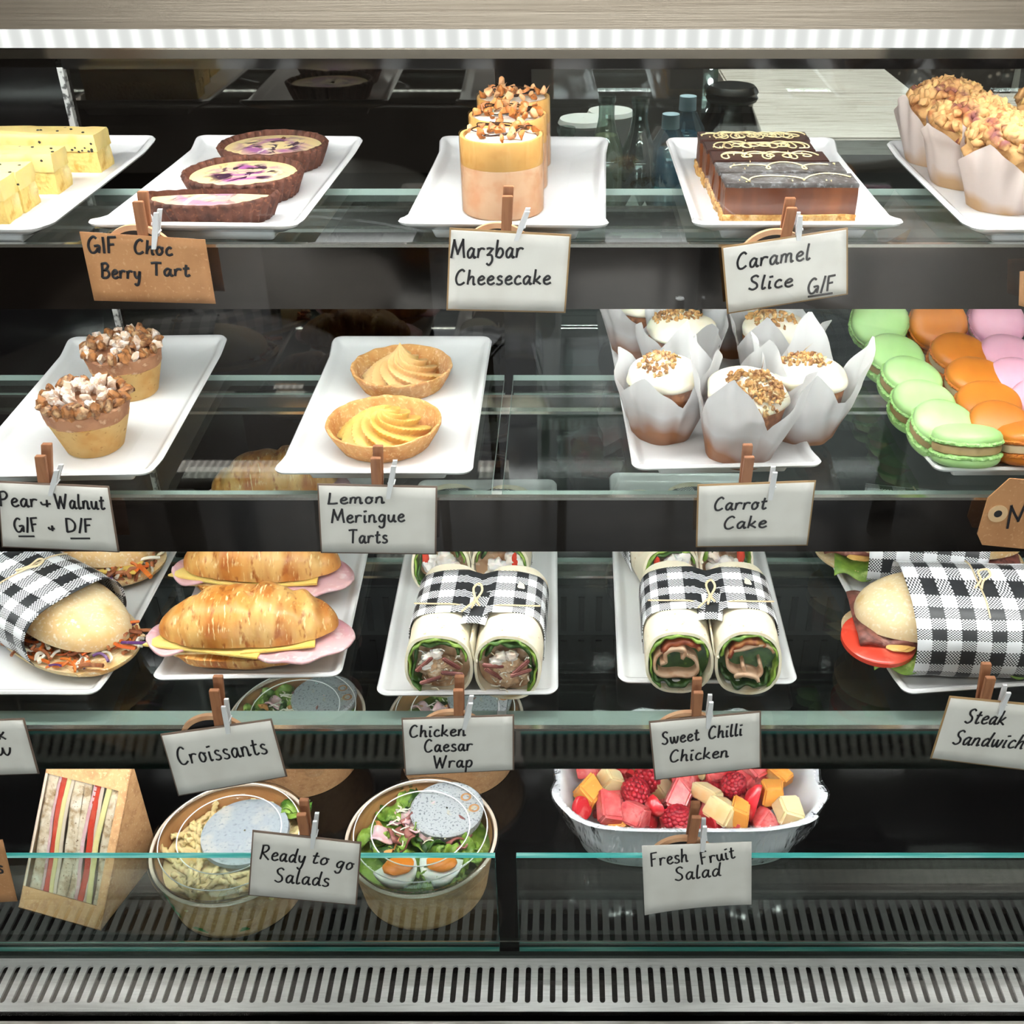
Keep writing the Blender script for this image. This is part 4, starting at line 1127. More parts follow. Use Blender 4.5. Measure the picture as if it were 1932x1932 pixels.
# ---- slaw rolls and steak sandwiches
def bun(L, Wd, Hh, sgn, seed, pw=.85):
    m = MB()
    def fn(u, v):
        a = u * 2 * pi; el = v * pi / 2; c, s_ = cos(a), sin(a)
        rx = cos(el) ** .75
        x = L / 2 * rx * (abs(c) ** pw) * (1 if c > 0 else -1); y = Wd / 2 * rx * (abs(s_) ** pw) * (1 if s_ > 0 else -1)
        z = Hh * sin(el) ** .8
        n_ = .002 * nz((x, y, z), 26, seed)
        return (x * (1 + .03 * nz((c, s_, 0), 1.3, seed)), y * (1 + .05 * nz((c, s_, 1), 1.2, seed)), sgn * (z + n_ * sin(el)))
    m.grid(72, 18, fn, cu=True, cap=1); return m
def sleeve(parent, x0, x1, Wd, z0, z1, seed, skew=0, twine=True, tongue=False, ov=.003, twx=.5):
    b = MB(); per = 2 * (Wd + z1 - z0) * .92
    def fn(u, v):
        a = u * 2 * pi - pi / 2
        c, s_ = cos(a), sin(a)
        y = (abs(c) ** .7) * (1 if c > 0 else -1) * (Wd / 2 + ov); z = (z0 + z1) / 2 + (abs(s_) ** .8) * (1 if s_ > 0 else -1) * ((z1 - z0) / 2 + .0016)
        x = x0 + (x1 - x0) * v + skew * (z - z0) - .004 * sin(u * 9) * (v - .5)
        n_ = .0011 * nz((x, y, z), 45, seed)
        return (x, y + n_, max(z + n_, .0004))
    b.grid(64, 14, fn, cu=False, uvf=lambda u, v: (v * (x1 - x0) / CK, u * per / CK + .35))
    b.build('gingham_sleeve', ging, parent, solid=.0006, sharp=80)
    if twine:
        xm = x0 + (x1 - x0) * twx; zt = z1 + .003
        tw = MB()
        tw.tube(crom([(xm, -.010, zt), (xm + .004, 0, zt + .002), (xm + .011, .006, zt + .004), (xm + .010, .013, zt + .006), (xm + .002, .012, zt + .004), (xm + .002, .002, zt + .002), (xm - .005, -.008, zt)], 6), .0011, 6)
        tw.tube(crom([(xm, y, z1 + .0022 - .02 * max(0, abs(y) / (Wd / 2) - .55)) for y in (-Wd * .42, -Wd * .25, 0, Wd * .25, Wd * .42)], 4), .0008, 5)
        tw.build('twine_bow', twine_m, parent)
def slaw_roll(label, loc, rz, seed, s0, s1, opening):
    t = thing('slaw_roll', label, 'sandwich roll', loc, rz=rz, group='slaw rolls in gingham sleeves')
    L, Wd = .175, .100
    bun(L, Wd, .016, -1, seed).build('bottom_half', roll_m, t, loc=(0, 0, .0165))
    o = bun(L * .93, Wd * .86, .030, 1, seed + 2).build('top_half', roll_m, t, loc=(-.008, .006, .028)); o.rotation_euler = (radians(-opening), radians(4), 0)
    MB().prism([(-L * .4, -Wd * .36), (L * .42, -Wd * .36), (L * .42, Wd * .36), (-L * .4, Wd * .36)], 0.0150, .0170).build('crumb', roll_m, t)
    ar = lambda r_: (r_.uniform(-.06, .074), -Wd * .40 + r_.uniform(0, .022) + .0, .0165 + r_.uniform(0, .009))
    def edge(r_):
        a = r_.uniform(-2.0, .9); k = r_.uniform(.62, .98)
        return (L * .5 * k * (abs(cos(a)) ** .85) * (1 if cos(a) > 0 else -1), Wd * .5 * k * (abs(sin(a)) ** .85) * (1 if sin(a) > 0 else -1), .0165 + r_.uniform(0, .010))
    strands(t, 'pulled_pork', pulled_m, 30, edge, seed, (.014, .03), .0019)
    strands(t, 'white_cabbage', slaw_white, 30, edge, seed + 1, (.010, .024), .0017)
    strands(t, 'carrot_shreds', carrot_m, 26, edge, seed + 2, (.014, .03), .0015)
    strands(t, 'purple_cabbage', cabbage_m, 9, edge, seed + 3, (.010, .022), .0013)
    sleeve(t, s0, s1, Wd, .0005, .066, seed, twx=.45)
    return t
p = onZ(232, 1250, LOW + .015)
slaw_roll('slaw filled roll at the front of its platter in a gingham sleeve', (p.x - .0875 * cos(radians(-35)), p.y - .0875 * sin(radians(-35)), LOW + .0006), radians(-35), 2, -.095, .026, 9)
p = onZ(306, 1068, LOW + .015)
slaw_roll('slaw filled roll at the back of its platter with cheese and cabbage', (p.x - .0875 * cos(radians(-10)), p.y - .0875 * sin(radians(-10)), LOW + .0006), radians(-10), 6, -.092, .006, 5)
bk = bpy.data.objects['slaw_roll.001']
MB().prism([(.0, -.040), (.075, -.030), (.070, .02), (.01, .02)], .0225, .0248).build('cheese_slice', cheese_m, bk, bevel=.0005)
MB().tube([(.074, -.018, .026), (.092, -.030, .022)], .0026, 6).build('carrot_stick', carrot_m, bk)
MB().tube([(.076, .010, .026), (.104, .024, .029)], .0016, 5).build('cabbage_strip', cabbage_m, bpy.data.objects['slaw_roll'])

def steak(label, loc, rz, seed, s0, s1):
    t = thing('steak_sandwich', label, 'sandwich', loc, rz=rz, group='steak sandwiches in gingham sleeves')
    L, Wd = .215, .106
    bun(L, Wd, .018, -1, seed).build('bottom_half', roll_m, t, loc=(0, 0, .0185))
    o = bun(L * .92, Wd * .93, .036, 1, seed + 2, .8).build('top_half', roll_m, t, loc=(.002, .006, .0365)); o.rotation_euler = (radians(-4), radians(-2), 0)
    b = MB()
    b.grid(60, 5, lambda u, v: (-L * .40 + u * L * .85, -Wd * .53 + v * Wd + .003 * sin(u * 25), .022 + .003 * sin(u * 33 + v * 5) - .004 * (v < .1)))
    b.build('lettuce_leaf', lettuce_m, t, solid=.0014)
    b = MB()
    b.grid(50, 6, lambda u, v: (-L * .455 + u * L * .91, -Wd * .36 + v * Wd * .74, .033 + .002 * sin(u * 37) + .0016 * sin(v * 9 + u * 12) + .0012 * nz((u, v, 0), 9, seed)))
    b.build('beef_slices', steak_m, t, solid=.0045, sharp=70)
    for k, xx in enumerate((-.078, .06) if seed == 4 else ()):
        d = MB(); d.lathe([(.001, 0), (.032, 0), (.0345, .0014), (.0345, .0058), (.032, .007), (.001, .006)], 40); o = d.build('tomato_slice', tomato_m, t, loc=(xx, -.024, .0240)); o.rotation_euler = (radians(4), radians(2), 0)
    b = MB(); b.blob((-.062, -.036, .0320), (.014, .010, .0016), .3, 2, 4, sub=3); b.build('relish', mat('mustard_relish', '#e3b267', rough=.35, sss=.2), t)
    sleeve(t, s0, s1, Wd, .0005, .076, seed, ov=.009, twx=.42)
    return t
p = onZ(1714, 1300, LOW)
steak('steak sandwich at the front with a tomato slice at its open end', (p.x + .056, p.y + .056, LOW + .0006), radians(-3), 4, -.054, .098)
p = onZ(1640, 1142, LOW)
steak('steak sandwich behind the front one, pale roll end sticking out', (p.x + .062, p.y + .066, LOW + .0006), radians(-10), 9, -.056, .058)
# ------------------------------------------------------------------ things on the case floor
FZ = FLOOR_Z + .0006
kraft_m = mat('kraft_board', '#c99a6c', rough=.7, layers=[('n', 120, '#b5845a', .48, .68), ('n', 400, '#d8b188', .58, .7)], bump=('n', 400, .1, .0004))
kraft_in = mat('kraft_inside', '#bd8a58', rough=.6, layers=[('n', 30, '#a8764a', .45, .7)])
rim_m = mat('white_paper_rim', '#e2cfbd', rough=.45)
lid_m = clear('clear_plastic_lid', '#fbfbfb', r0=.045, rough=.06, gain=.9, bump=(60, .15, .001))
print_m = mat('green_print', '#3f8f52', rough=.7)
pasta_m = mat('spiral_pasta', '#ecd29a', rough=.45, sss=.2, layers=[('n', 50, '#dcb876', .48, .7)])
def salad_bowl(label, px, py, seed, kind_, r=.0775, y=None, rz=0):
    hb = .065
    if y is None: p = onZ(px, py, FZ + hb)
    else: p = Vector((onY(px, py, y).x, y, 0))
    t = thing('salad_bowl', label, 'salad bowl', (p.x, p.y, FZ), rz=rz, group='kraft salad bowls with clear lids')
    rb = r * .86
    MB().lathe([(.001, .002), (rb - .003, .002), (rb, 0), (rb + .0005, .004), (r - .001, hb - .004)], 72).build('bowl', kraft_m, t, sharp=60)
    MB().lathe([(.001, .004), (rb - .002, .004), (r - .0035, hb - .003)], 72).build('bowl_inside', kraft_in, t, sharp=60)
    MB().tube([(r * cos(a), r * sin(a), hb - .002) for a in [i / 72 * 2 * pi for i in range(72)]], .0018, 8, closed=True).build('rolled_rim', rim_m, t)
    # lid: skirt, shoulder, recessed ring, raised centre
    lid = MB()
    lid.lathe([(r + .0035, hb - .012), (r + .0040, hb - .002), (r + .0022, hb + .0022), (r * .965, hb + .0016), (r * .95, hb - .004), (r * .93, hb - .0035), (r * .90, hb + .007), (r * .88, hb + .009), (r * .84, hb + .009), (r * .66, hb + .010), (r * .64, hb + .0075), (r * .6, hb + .0072), (.001, hb + .0072)], 96)
    lid.build('clear_lid', lid_m, t, sharp=80)
    tb = MB(); a0 = -1.15
    tb.blob(((r + .006) * cos(a0), (r + .006) * sin(a0), hb - .012), (.011, .011, .001), 0, 1, 1, sub=3); tb.build('lid_tab', lid_m, t)
    tb = MB()
    for rr_ in (r * .655, r * .89): tb.tube([(rr_ * cos(a), rr_ * sin(a), hb + (.0102 if rr_ < r * .7 else .0086)) for a in [i / 80 * 2 * pi for i in range(80)]], .0006, 5, closed=True)
    tb.build('lid_ridge', mat('clear_plastic_ridge', '#f4f4f4', rough=.15, alpha=1), t)
    rr = random.Random(seed)
    if kind_ == 'pasta':
        MB().lathe([(.001, hb - .016), (r * .5, hb - .015), (r * .9, hb - .022)], 48).build('pasta_bed', pasta_m, t)
        for q in range(90):
            a = rr.uniform(0, 6.28); d = (r - .012) * sqrt(rr.random())
            m = MB(); pts = []; L = rr.uniform(.022, .03); ph = rr.uniform(0, 6)
            def hel(u, v, L=L, ph=ph):
                an = u * 2 * pi; tw = v * 9 + ph
                rad = .0038 * (1 - .45 * abs(sin((an - tw) * 1.5)))
                return ((v - .5) * L, rad * cos(an), rad * sin(an))
            if q < 6:
                m.grid(15, 18, hel, cu=True, cap=3); o = m.build('pasta_spiral', pasta_m, t, sharp=70); protos['pasta%d' % q] = o
            else:
                o = protos['pasta%d' % (q % 6)].copy(); COL.objects.link(o)
            o.location = (d * cos(a), d * sin(a), hb - .013 + rr.uniform(-.004, .005) * 1 - .006 * (d / r) ** 2); o.rotation_euler = (rr.uniform(0, 3), rr.uniform(-.35, .35), rr.uniform(0, 6.28))
        MB().lathe([(.001, hb - .0035), (r * .5, hb - .0036), (r * .56, hb - .0045), (r * .57, hb - .009)], 48, c=(.010, .014, .002)).build('dressing_pot_lid', mat('frosted_pot', '#a9b0b8', rough=.3, layers=[('n', 30, '#cfc9bd', .5, .7), ('n', 300, '#8f979f', .55, .7)]), t)
        lf = MB()
        for q in range(4): lf.grid(8, 3, lambda u, v: (.038 + .03 * u + .004 * sin(q), .045 - .004 * q + .008 * v + .003 * sin(u * 8), hb - .004 + .003 * sin(u * 7 + q)))
        lf.build('herb_leaf', lettuce_m, t, solid=.001)
        pr = MB()
        for (a, z0, z1, w_) in ((-2.35, .018, .050, .30), (-1.9, .010, .016, .26), (-1.25, .011, .017, .14)):
            for k in range(3):
                pr.grid(8, 3, lambda u, v: (lambda an, z: ((rb + (r - rb) * z / hb + .0006) * cos(an), (rb + (r - rb) * z / hb + .0006) * sin(an), z))(a + w_ * (u - .5) * (1 - .25 * k), z0 + (z1 - z0) * (v * .26 + k * .36)))
        pr.build('printed_leaf_mark', print_m, t)
    else:
        MB().lathe([(.001, hb - .018), (r * .5, hb - .017), (r * .92, hb - .024)], 48).build('lettuce_bed', lettuce_m, t)
        for q in range(46):
            a = rr.uniform(0, 6.28); d = (r - .016) * sqrt(rr.random()); s = rr.uniform(.010, .018); ph = rr.uniform(0, 6)
            m = MB()
            m.grid(9, 7, lambda u, v: ((u - .5) * s * 2.0, (v - .5) * s * 1.3 * (1 - .5 * (2 * u - 1) ** 2), .004 * sin(u * 7 + ph) + .003 * sin(v * 8 + u * 9)))
            o = m.build('lettuce_leaf', lettuce_d if q % 5 == 0 else lettuce_m, t, solid=.0008, loc=(d * cos(a), d * sin(a), hb - .012 + rr.uniform(-.003, .005)), sharp=80)
            o.rotation_euler = (rr.uniform(-.6, .6), rr.uniform(-.5, .5), rr.uniform(0, 6.28))
        for q in range(13):
            a = rr.uniform(-.4, 3.6); d = r * rr.uniform(.05, .62)
            MB().grid(8, 5, lambda u, v: ((u - .5) * .022, (v - .5) * .015, .004 * sin(u * 5 + q) + .002 * cos(v * 6))).build('bacon_piece', bacon_m if q % 2 else ham_m, t, solid=.0016, loc=(d * cos(a), d * sin(a), hb - .006 + rr.uniform(0, .003)), sharp=80).rotation_euler = (rr.uniform(-.4, .4), rr.uniform(-.4, .4), rr.uniform(0, 6))
        for q, (a, d) in enumerate([(2.7, .62), (.9, .5), (2.3, .25), (3.6, .5), (.2, .2)]):
            MB().chunk((d * r * cos(a), d * r * sin(a), hb - .006), (.010, .008, .006), q, rrot(rr)).build('crouton', mat('crouton', '#d99a5a', rough=.7, layers=[('n', 90, '#b87236', .45, .65)]), t)
        strands(t, 'grated_cheese', slaw_white, 40, lambda r_: (r_.uniform(-.03, .03), r_.uniform(-.01, .045), hb - .001), 5, (.008, .02), .0008)
        for q, (x, rzq) in enumerate([(-.028, .5), (.020, -.15)]):
            e = MB()
            e.grid(16, 8, lambda u, v: (lambda an, k: (.021 * cos(an) * k, .030 * (sin(an)) * k, -.003 + .004 * (1 - k)))(pi + pi * u, v), cu=False)
            o = e.build('egg_white', mat('egg_white', '#f6f4f0', rough=.3, sss=.2), t, solid=.006, loc=(x, -.030, hb - .004)); o.rotation_euler = (0, 0, rzq)
            e = MB(); e.blob((0, 0, 0), (.0155, .011, .0045), .1, 2, q, sub=3); o = e.build('egg_yolk', mat('egg_yolk', '#f08a24', rough=.35, sss=.2), t, loc=(x + (.006 if q == 0 else 0), -.038, hb + .0002)); o.rotation_euler = (0, 0, rzq - .4 * (q == 0))
        pot = MB(); pot.lathe([(.001, 0), (.036, 0), (.038, -.002), (.036, -.012)], 48)
        pot.build('dressing_pot_lid', mat('frosted_speckled_pot', '#b4b8bc', rough=.4, layers=[('n', 420, '#70767c', .56, .64), ('n', 60, '#c8b890', .62, .72)]), t, loc=(.026, .030, hb + .0035))
        for (x, y_) in ((.046, .042), (.054, .026)):
            MB().lathe([(.0034, 0), (.0045, .0006), (.0056, 0)], 20).build('pot_hole', kraft_in, t, loc=(x, y_, hb + .0042))
    return t
protos_ = protos
salad_bowl('pasta salad in a kraft bowl with a frosted pot inside, left of the price card', 436, 1585, 2, 'pasta')
salad_bowl('leafy egg and bacon salad in a kraft bowl beside the pane edge', 795, 1574, 4, 'leaf', r=.0750, rz=.1)
salad_bowl('lidded kraft bowl standing behind the pasta salad', 575, 1440, 7, 'leaf2' if False else 'leaf', r=.076, y=.955)
salad_bowl('lidded kraft bowl standing behind the leafy egg salad', 866, 1440, 9, 'leaf', r=.076, y=.955)

# ---- sandwich wedge in a kraft pack
A = onZ(35, 1712, FZ); Bp = onZ(190, 1756, FZ)
Wb = (Bp - A).length; rzb = atan2(Bp.y - A.y, Bp.x - A.x)
t = thing('sandwich_wedge', 'kraft wedge pack with a clear window showing a layered sandwich', 'packed sandwich', (A.x, A.y, FZ), rz=rzb)
D_, H_ = .098, .132
def on_slope(x, s, dn=0):   # s 0 bottom front .. 1 top back
    n = Vector((0, -H_, D_)).normalized()
    return Vector((x, D_ * s, H_ * s)) + n * dn
tk = .0012
for x0, x1, nm in ((0, tk, 'side_panel'), (Wb - tk, Wb, 'side_panel')):
    m = MB(); m.add([(x, y, z) for x in (x0, x1) for y, z in ((0, 0), (D_, 0), (D_, H_))], [(0, 1, 2), (3, 5, 4), (0, 3, 4, 1), (1, 4, 5, 2), (2, 5, 3, 0)]); m.build(nm, kraft_m, t)
MB().box((Wb / 2, D_, H_ / 2), (Wb, tk, H_)).build('back_panel', kraft_m, t)
MB().box((Wb / 2, D_ / 2, tk / 2), (Wb, D_, tk)).build('base_panel', kraft_m, t)
m = MB()
def quad(a, b, c, d, th=.001):
    n = Vector((0, -H_, D_)).normalized() * th
    vs = [a, b, c, d, a - n, b - n, c - n, d - n]
    m.add(vs, [(0, 1, 2, 3), (7, 6, 5, 4), (0, 4, 5, 1), (1, 5, 6, 2), (2, 6, 7, 3), (3, 7, 4, 0)])
quad(on_slope(0, 0), on_slope(Wb, 0), on_slope(Wb, .135), on_slope(0, .135))
quad(on_slope(0, .83), on_slope(Wb, .83), on_slope(Wb, 1), on_slope(0, 1))
quad(on_slope(Wb - .010, .135), on_slope(Wb, .135), on_slope(Wb, .83), on_slope(Wb - .010, .83))
m.build('window_frame', kraft_m, t)
m = MB(); quad(on_slope(0, .135), on_slope(.003, .135), on_slope(.003, .83), on_slope(0, .83)); m.build('white_edge', rim_m, t)
m = MB(); quad(on_slope(.003, .135, .0004), on_slope(Wb - .010, .135, .0004), on_slope(Wb - .010, .83, .0004), on_slope(.003, .83, .0004), .0004); m.build('window_film', clear('clear_film', '#fbfbfb', r0=.06, rough=.1, bump=(30, .3, .003)), t)
bread_m = mat('brown_bread', '#e2cfb4', rough=.85, layers=[('n', 110, '#b0926e', .46, .62), ('n', 60, '#f2e6d4', .52, .68), ('n', 420, '#7e5c3c', .64, .70)], bump=('v', 260, .5, .0016))
yel = mat('sandwich_cheese', '#f3e2a0', rough=.4, sss=.2)
layers_ = [('bread_slice', bread_m, .014), ('ham_layer', ham_m, .003), ('tomato_layer', tomato_m, .0065), ('cheese_layer', yel, .005), ('egg_layer', rim_m, .004), ('bread_slice', bread_m, .013), ('bread_slice', bread_m, .009), ('ham_layer', ham_m, .004), ('tomato_layer', tomato_m, .007), ('egg_layer', rim_m, .004), ('cheese_layer', yel, .006), ('bread_slice', bread_m, .011)]
tot = sum(l[2] for l in layers_); x = .0035; kx = (Wb - .0085 - .0035) / tot
rr = random.Random(3)
for nm, mm_, wdt in layers_:
    wd = wdt * kx; m = MB(); ins = {'bread_slice': .003, 'tomato_layer': .002, 'ham_layer': .002, 'cheese_layer': .0015, 'egg_layer': .002}[nm]
    sd = rr.random() * 9
    def fn(u, v, x=x, wd=wd, ins=ins, sd=sd):
        xx = x + wd * u; wv = .0026 * sin(v * 6 + sd * .2) + .0012 * nz((0, v * 4, sd), 2)
        if v < .9:
            q = on_slope(xx + wv, .04 + .9 * v / .9, -ins - .0006 * abs(nz((xx, v, sd), 40)))
        else: q = Vector((xx, D_ - .003, H_ * .9 * (1 - (v - .9) * 10)))
        return q
    m.grid(5, 60, fn); m.build(nm, mm_, t, solid=.0012, off=-1, sharp=70)
    x += wd

# ---- fruit salad in a white scalloped dish
dish_m = mat('white_dish', '#f3f3f6', rough=.25, spec=.5, sss=.05)
Cd = onZ(1297, 1470, FZ + .062)
FX, FY, Fw, Fd, Fh = Cd.x, .874, .1385, .086, .064
t = thing('fruit_dish', 'white scalloped dish of fruit salad wrapped in cling film', 'dish', (FX, FY, FZ))
def dish_ring(k, z, wav=0, n=144, grow=0):
    out = []
    for i in range(n):
        a = i / n * 2 * pi; c, s_ = cos(a), sin(a)
        e = .50
        x = (abs(c) ** e) * (1 if c > 0 else -1) * (Fw * k + grow); y = (abs(s_) ** e) * (1 if s_ > 0 else -1) * (Fd * (1 - (1 - k) * .35) + grow)
        ph = atan2(y, x)
        wv = sin((x if abs(y) > Fd * k * .8 else y) / .0085)
        sc_ = 1 + .022 * wav * wv
        out.append((x * sc_, y * sc_, z + .0022 * wav * wv))
    return out
prof = [(.82, 0, 0, 0), (.85, .001, 0, 0), (.90, .030, .4, 0), (.96, .050, 1, 0), (.99, .0600, 1, .002), (1.0, .0640, 1, .0045), (.995, .0655, 1, .0035), (.975, .0640, 1, .0005), (.93, .050, .8, 0), (.86, .030, .3, 0), (.76, .006, 0, 0)]
m = MB(); n = 144; vs = []
for k, z, wv, gr in prof: vs += dish_ring(k, z, wv, n, gr)
fs = []
for r_ in range(len(prof) - 1):
    for i in range(n): fs.append((r_ * n + i, r_ * n + (i + 1) % n, (r_ + 1) * n + (i + 1) % n, (r_ + 1) * n + i))
fs.append(tuple(range(n))[::-1]); fs.append(tuple(range((len(prof) - 1) * n, len(prof) * n)))
m.add(vs, fs); m.build('dish', dish_m, t, sharp=70)
film = clear('cling_film', '#f6f7f9', r0=.10, rough=.04, gain=1.0, bump=(36, 1.0, .022, (1.6, 1.6, .22)))
m = MB(); pr2 = [(.80, .004, .2, .003), (.93, .03, .5, .004), (1.0, .055, 1, .0035), (1.01, .0655, 1, .005), (.98, .0672, .6, .001), (.5, .0690, 0, 0), (.01, .0692, 0, 0)]
vs = []
for k, z, wv, gr in pr2:
    ring = dish_ring(k, z, wv, n, gr)
    vs += [(x + .0016 * nz((x, y, z), 60, 3), y + .0016 * nz((x, y, z), 60, 5), z + .0010 * nz((x, y, z), 50, 8)) for x, y, z in ring]
fs = []
for r_ in range(len(pr2) - 1):
    for i in range(n): fs.append((r_ * n + i, r_ * n + (i + 1) % n, (r_ + 1) * n + (i + 1) % n, (r_ + 1) * n + i))
m.add(vs, fs)
cut = 3 * n
m.mi = [0 if max(f) < 5 * n else 1 for f in m.f]
m.build('cling_film', [film, clear('cling_film_flat', '#fafbfc', r0=.03, rough=.02, gain=.9, bump=(16, .5, .006))], t, sharp=80)
melon_m = mat('watermelon_flesh', '#dc5c5c', rough=.3, sss=.3, layers=[('n', 60, '#ea9290', .46, .7), ('n', 160, '#cc3f48', .56, .7)], bump=('n', 220, .4, .001))
pale_melon = mat('pale_melon', '#f0d9a6', rough=.3, sss=.35, layers=[('n', 30, '#f4b878', .52, .72)], bump=('n', 160, .2, .0008))
orange_melon = mat('orange_melon', '#f3a650', rough=.3, sss=.35, layers=[('n', 30, '#f6d39a', .5, .7)], bump=('n', 160, .2, .0008))
straw_m = mat('strawberry_flesh', '#d8303a', rough=.25, sss=.25, layers=[('n', 60, '#ee8a84', .52, .72), ('v', 210, '#f2c46a', .08, .03)])
rasp_m = mat('raspberry', '#b3202f', rough=.35, sss=.3, layers=[('n', 150, '#8c1524', .5, .68)])
def fruit(kind_):
    m = MB()
    if kind_ in ('watermelon_cube', 'melon_cube', 'cantaloupe_cube'):
        r_ = random.Random(hash_(kind_)); R = None
        m.box((0, 0, 0), (.028, .024, .021)); m.v = [(x * (1 - .28 * (y > 0) * (z > 0)) + .003 * (y > 0), y * (1 - .2 * (z > 0)) + .002 * (x > 0), z + .003 * (x > 0) * (y < 0)) for x, y, z in m.v]
        return m.build(kind_, {'watermelon_cube': melon_m, 'melon_cube': pale_melon, 'cantaloupe_cube': orange_melon}[kind_], bevel=.0022, seg=3)
    if kind_ == 'strawberry_half':
        m.blob((0, 0, 0), (.0115, .011, .016), .08, 2, 3, sub=4, fn=lambda q: (q.x * (1 - .30 * q.z / .016), max(q.y, -.002), q.z)); return m.build(kind_, straw_m, sharp=60)
    for i in range(9):
        for j in range(12):
            el = -1.2 + 2.5 * i / 8; a = j / 12 * 2 * pi + (i % 2) * .26
            m.blob((.0115 * cos(el) * cos(a), .0115 * cos(el) * sin(a), .013 * sin(el)), .0034, .05, 2, i, sub=2)
    m.blob((0, 0, 0), (.0115, .0115, .013)); return m.build(kind_, rasp_m)
def hash_(s): return sum(ord(c) for c in s)
fl = {'watermelon_cube': ('red watermelon cube in the white fruit dish', 'fruit'), 'melon_cube': ('pale melon cube in the white fruit dish', 'fruit'), 'cantaloupe_cube': ('orange melon cube in the white fruit dish', 'fruit'), 'strawberry_half': ('cut strawberry in the white fruit dish', 'fruit'), 'raspberry': ('dark red raspberry in the white fruit dish', 'fruit')}
rr = random.Random(21); spots = []
def place_fruit(k, x, y, z, rot, s=1.0):
    if k not in protos: o = protos[k] = fruit(k)
    else: o = protos[k].copy(); COL.objects.link(o)
    tag(o, fl[k][0], fl[k][1], k.replace('_', ' ') + ' pieces in the fruit salad')
    o.location = (FX + x, FY + y, FZ + z); o.rotation_euler = rot; o.scale = (s * rr.uniform(.8, 1.25), s * rr.uniform(.8, 1.15), s * rr.uniform(.8, 1.2))
kinds = ['watermelon_cube'] * 11 + ['melon_cube'] * 4 + ['cantaloupe_cube'] * 3 + ['strawberry_half'] * 5 + ['raspberry'] * 2
q = 0
for zl, nn in ((.017, 46), (.036, 52), (.051, 64)):
    kx_ = .70 + .2 * zl / .051; got = []
    if zl > .05:
        for k, px, py, s_ in (('raspberry', 1199, 1492, 1.15), ('raspberry', 1384, 1478, .95), ('strawberry_half', 1098, 1522, 1), ('strawberry_half', 1238, 1516, .9), ('strawberry_half', 1424, 1512, 1.25), ('cantaloupe_cube', 1112, 1490, 1.2), ('cantaloupe_cube', 1394, 1530, 1.0), ('cantaloupe_cube', 1460, 1492, 1.15), ('melon_cube', 1332, 1494, .95), ('melon_cube', 1362, 1528, .95), ('melon_cube', 1492, 1530, 1.0), ('watermelon_cube', 1280, 1500, 1.1), ('watermelon_cube', 1196, 1534, .95), ('watermelon_cube', 1150, 1520, 1.1)):
            q_ = onZ(px, py, FZ + .055); got.append((q_.x - FX, q_.y - FY))
            place_fruit(k, q_.x - FX, q_.y - FY, .053, (rr.uniform(-.5, .5), rr.uniform(-.5, .5) + (1.2 if k == 'raspberry' else 0), rr.uniform(0, 6.28)), s_)
        skip = len(got)
    else: skip = 0
    for tr in range(900):
        x = rr.uniform(-Fw * kx_ + .020, Fw * kx_ - .020); y = rr.uniform(-Fd * .9 + .016, Fd * .9 - .016)
        if all((x - a) ** 2 + (y - b_) ** 2 > .0240 ** 2 for a, b_ in got):
            got.append((x, y))
    for x, y in got[skip:]:
        k = kinds[rr.randrange(len(kinds))]
        if x > .085 and zl > .04: k = ['melon_cube', 'cantaloupe_cube', 'melon_cube'][q % 3]
        if zl < .03: k = 'watermelon_cube'
        place_fruit(k, x, y, zl + rr.uniform(-.002, .003), (rr.uniform(-.5, .5), rr.uniform(-.5, .5), rr.uniform(0, 6.28)), rr.uniform(.9, 1.12)); q += 1
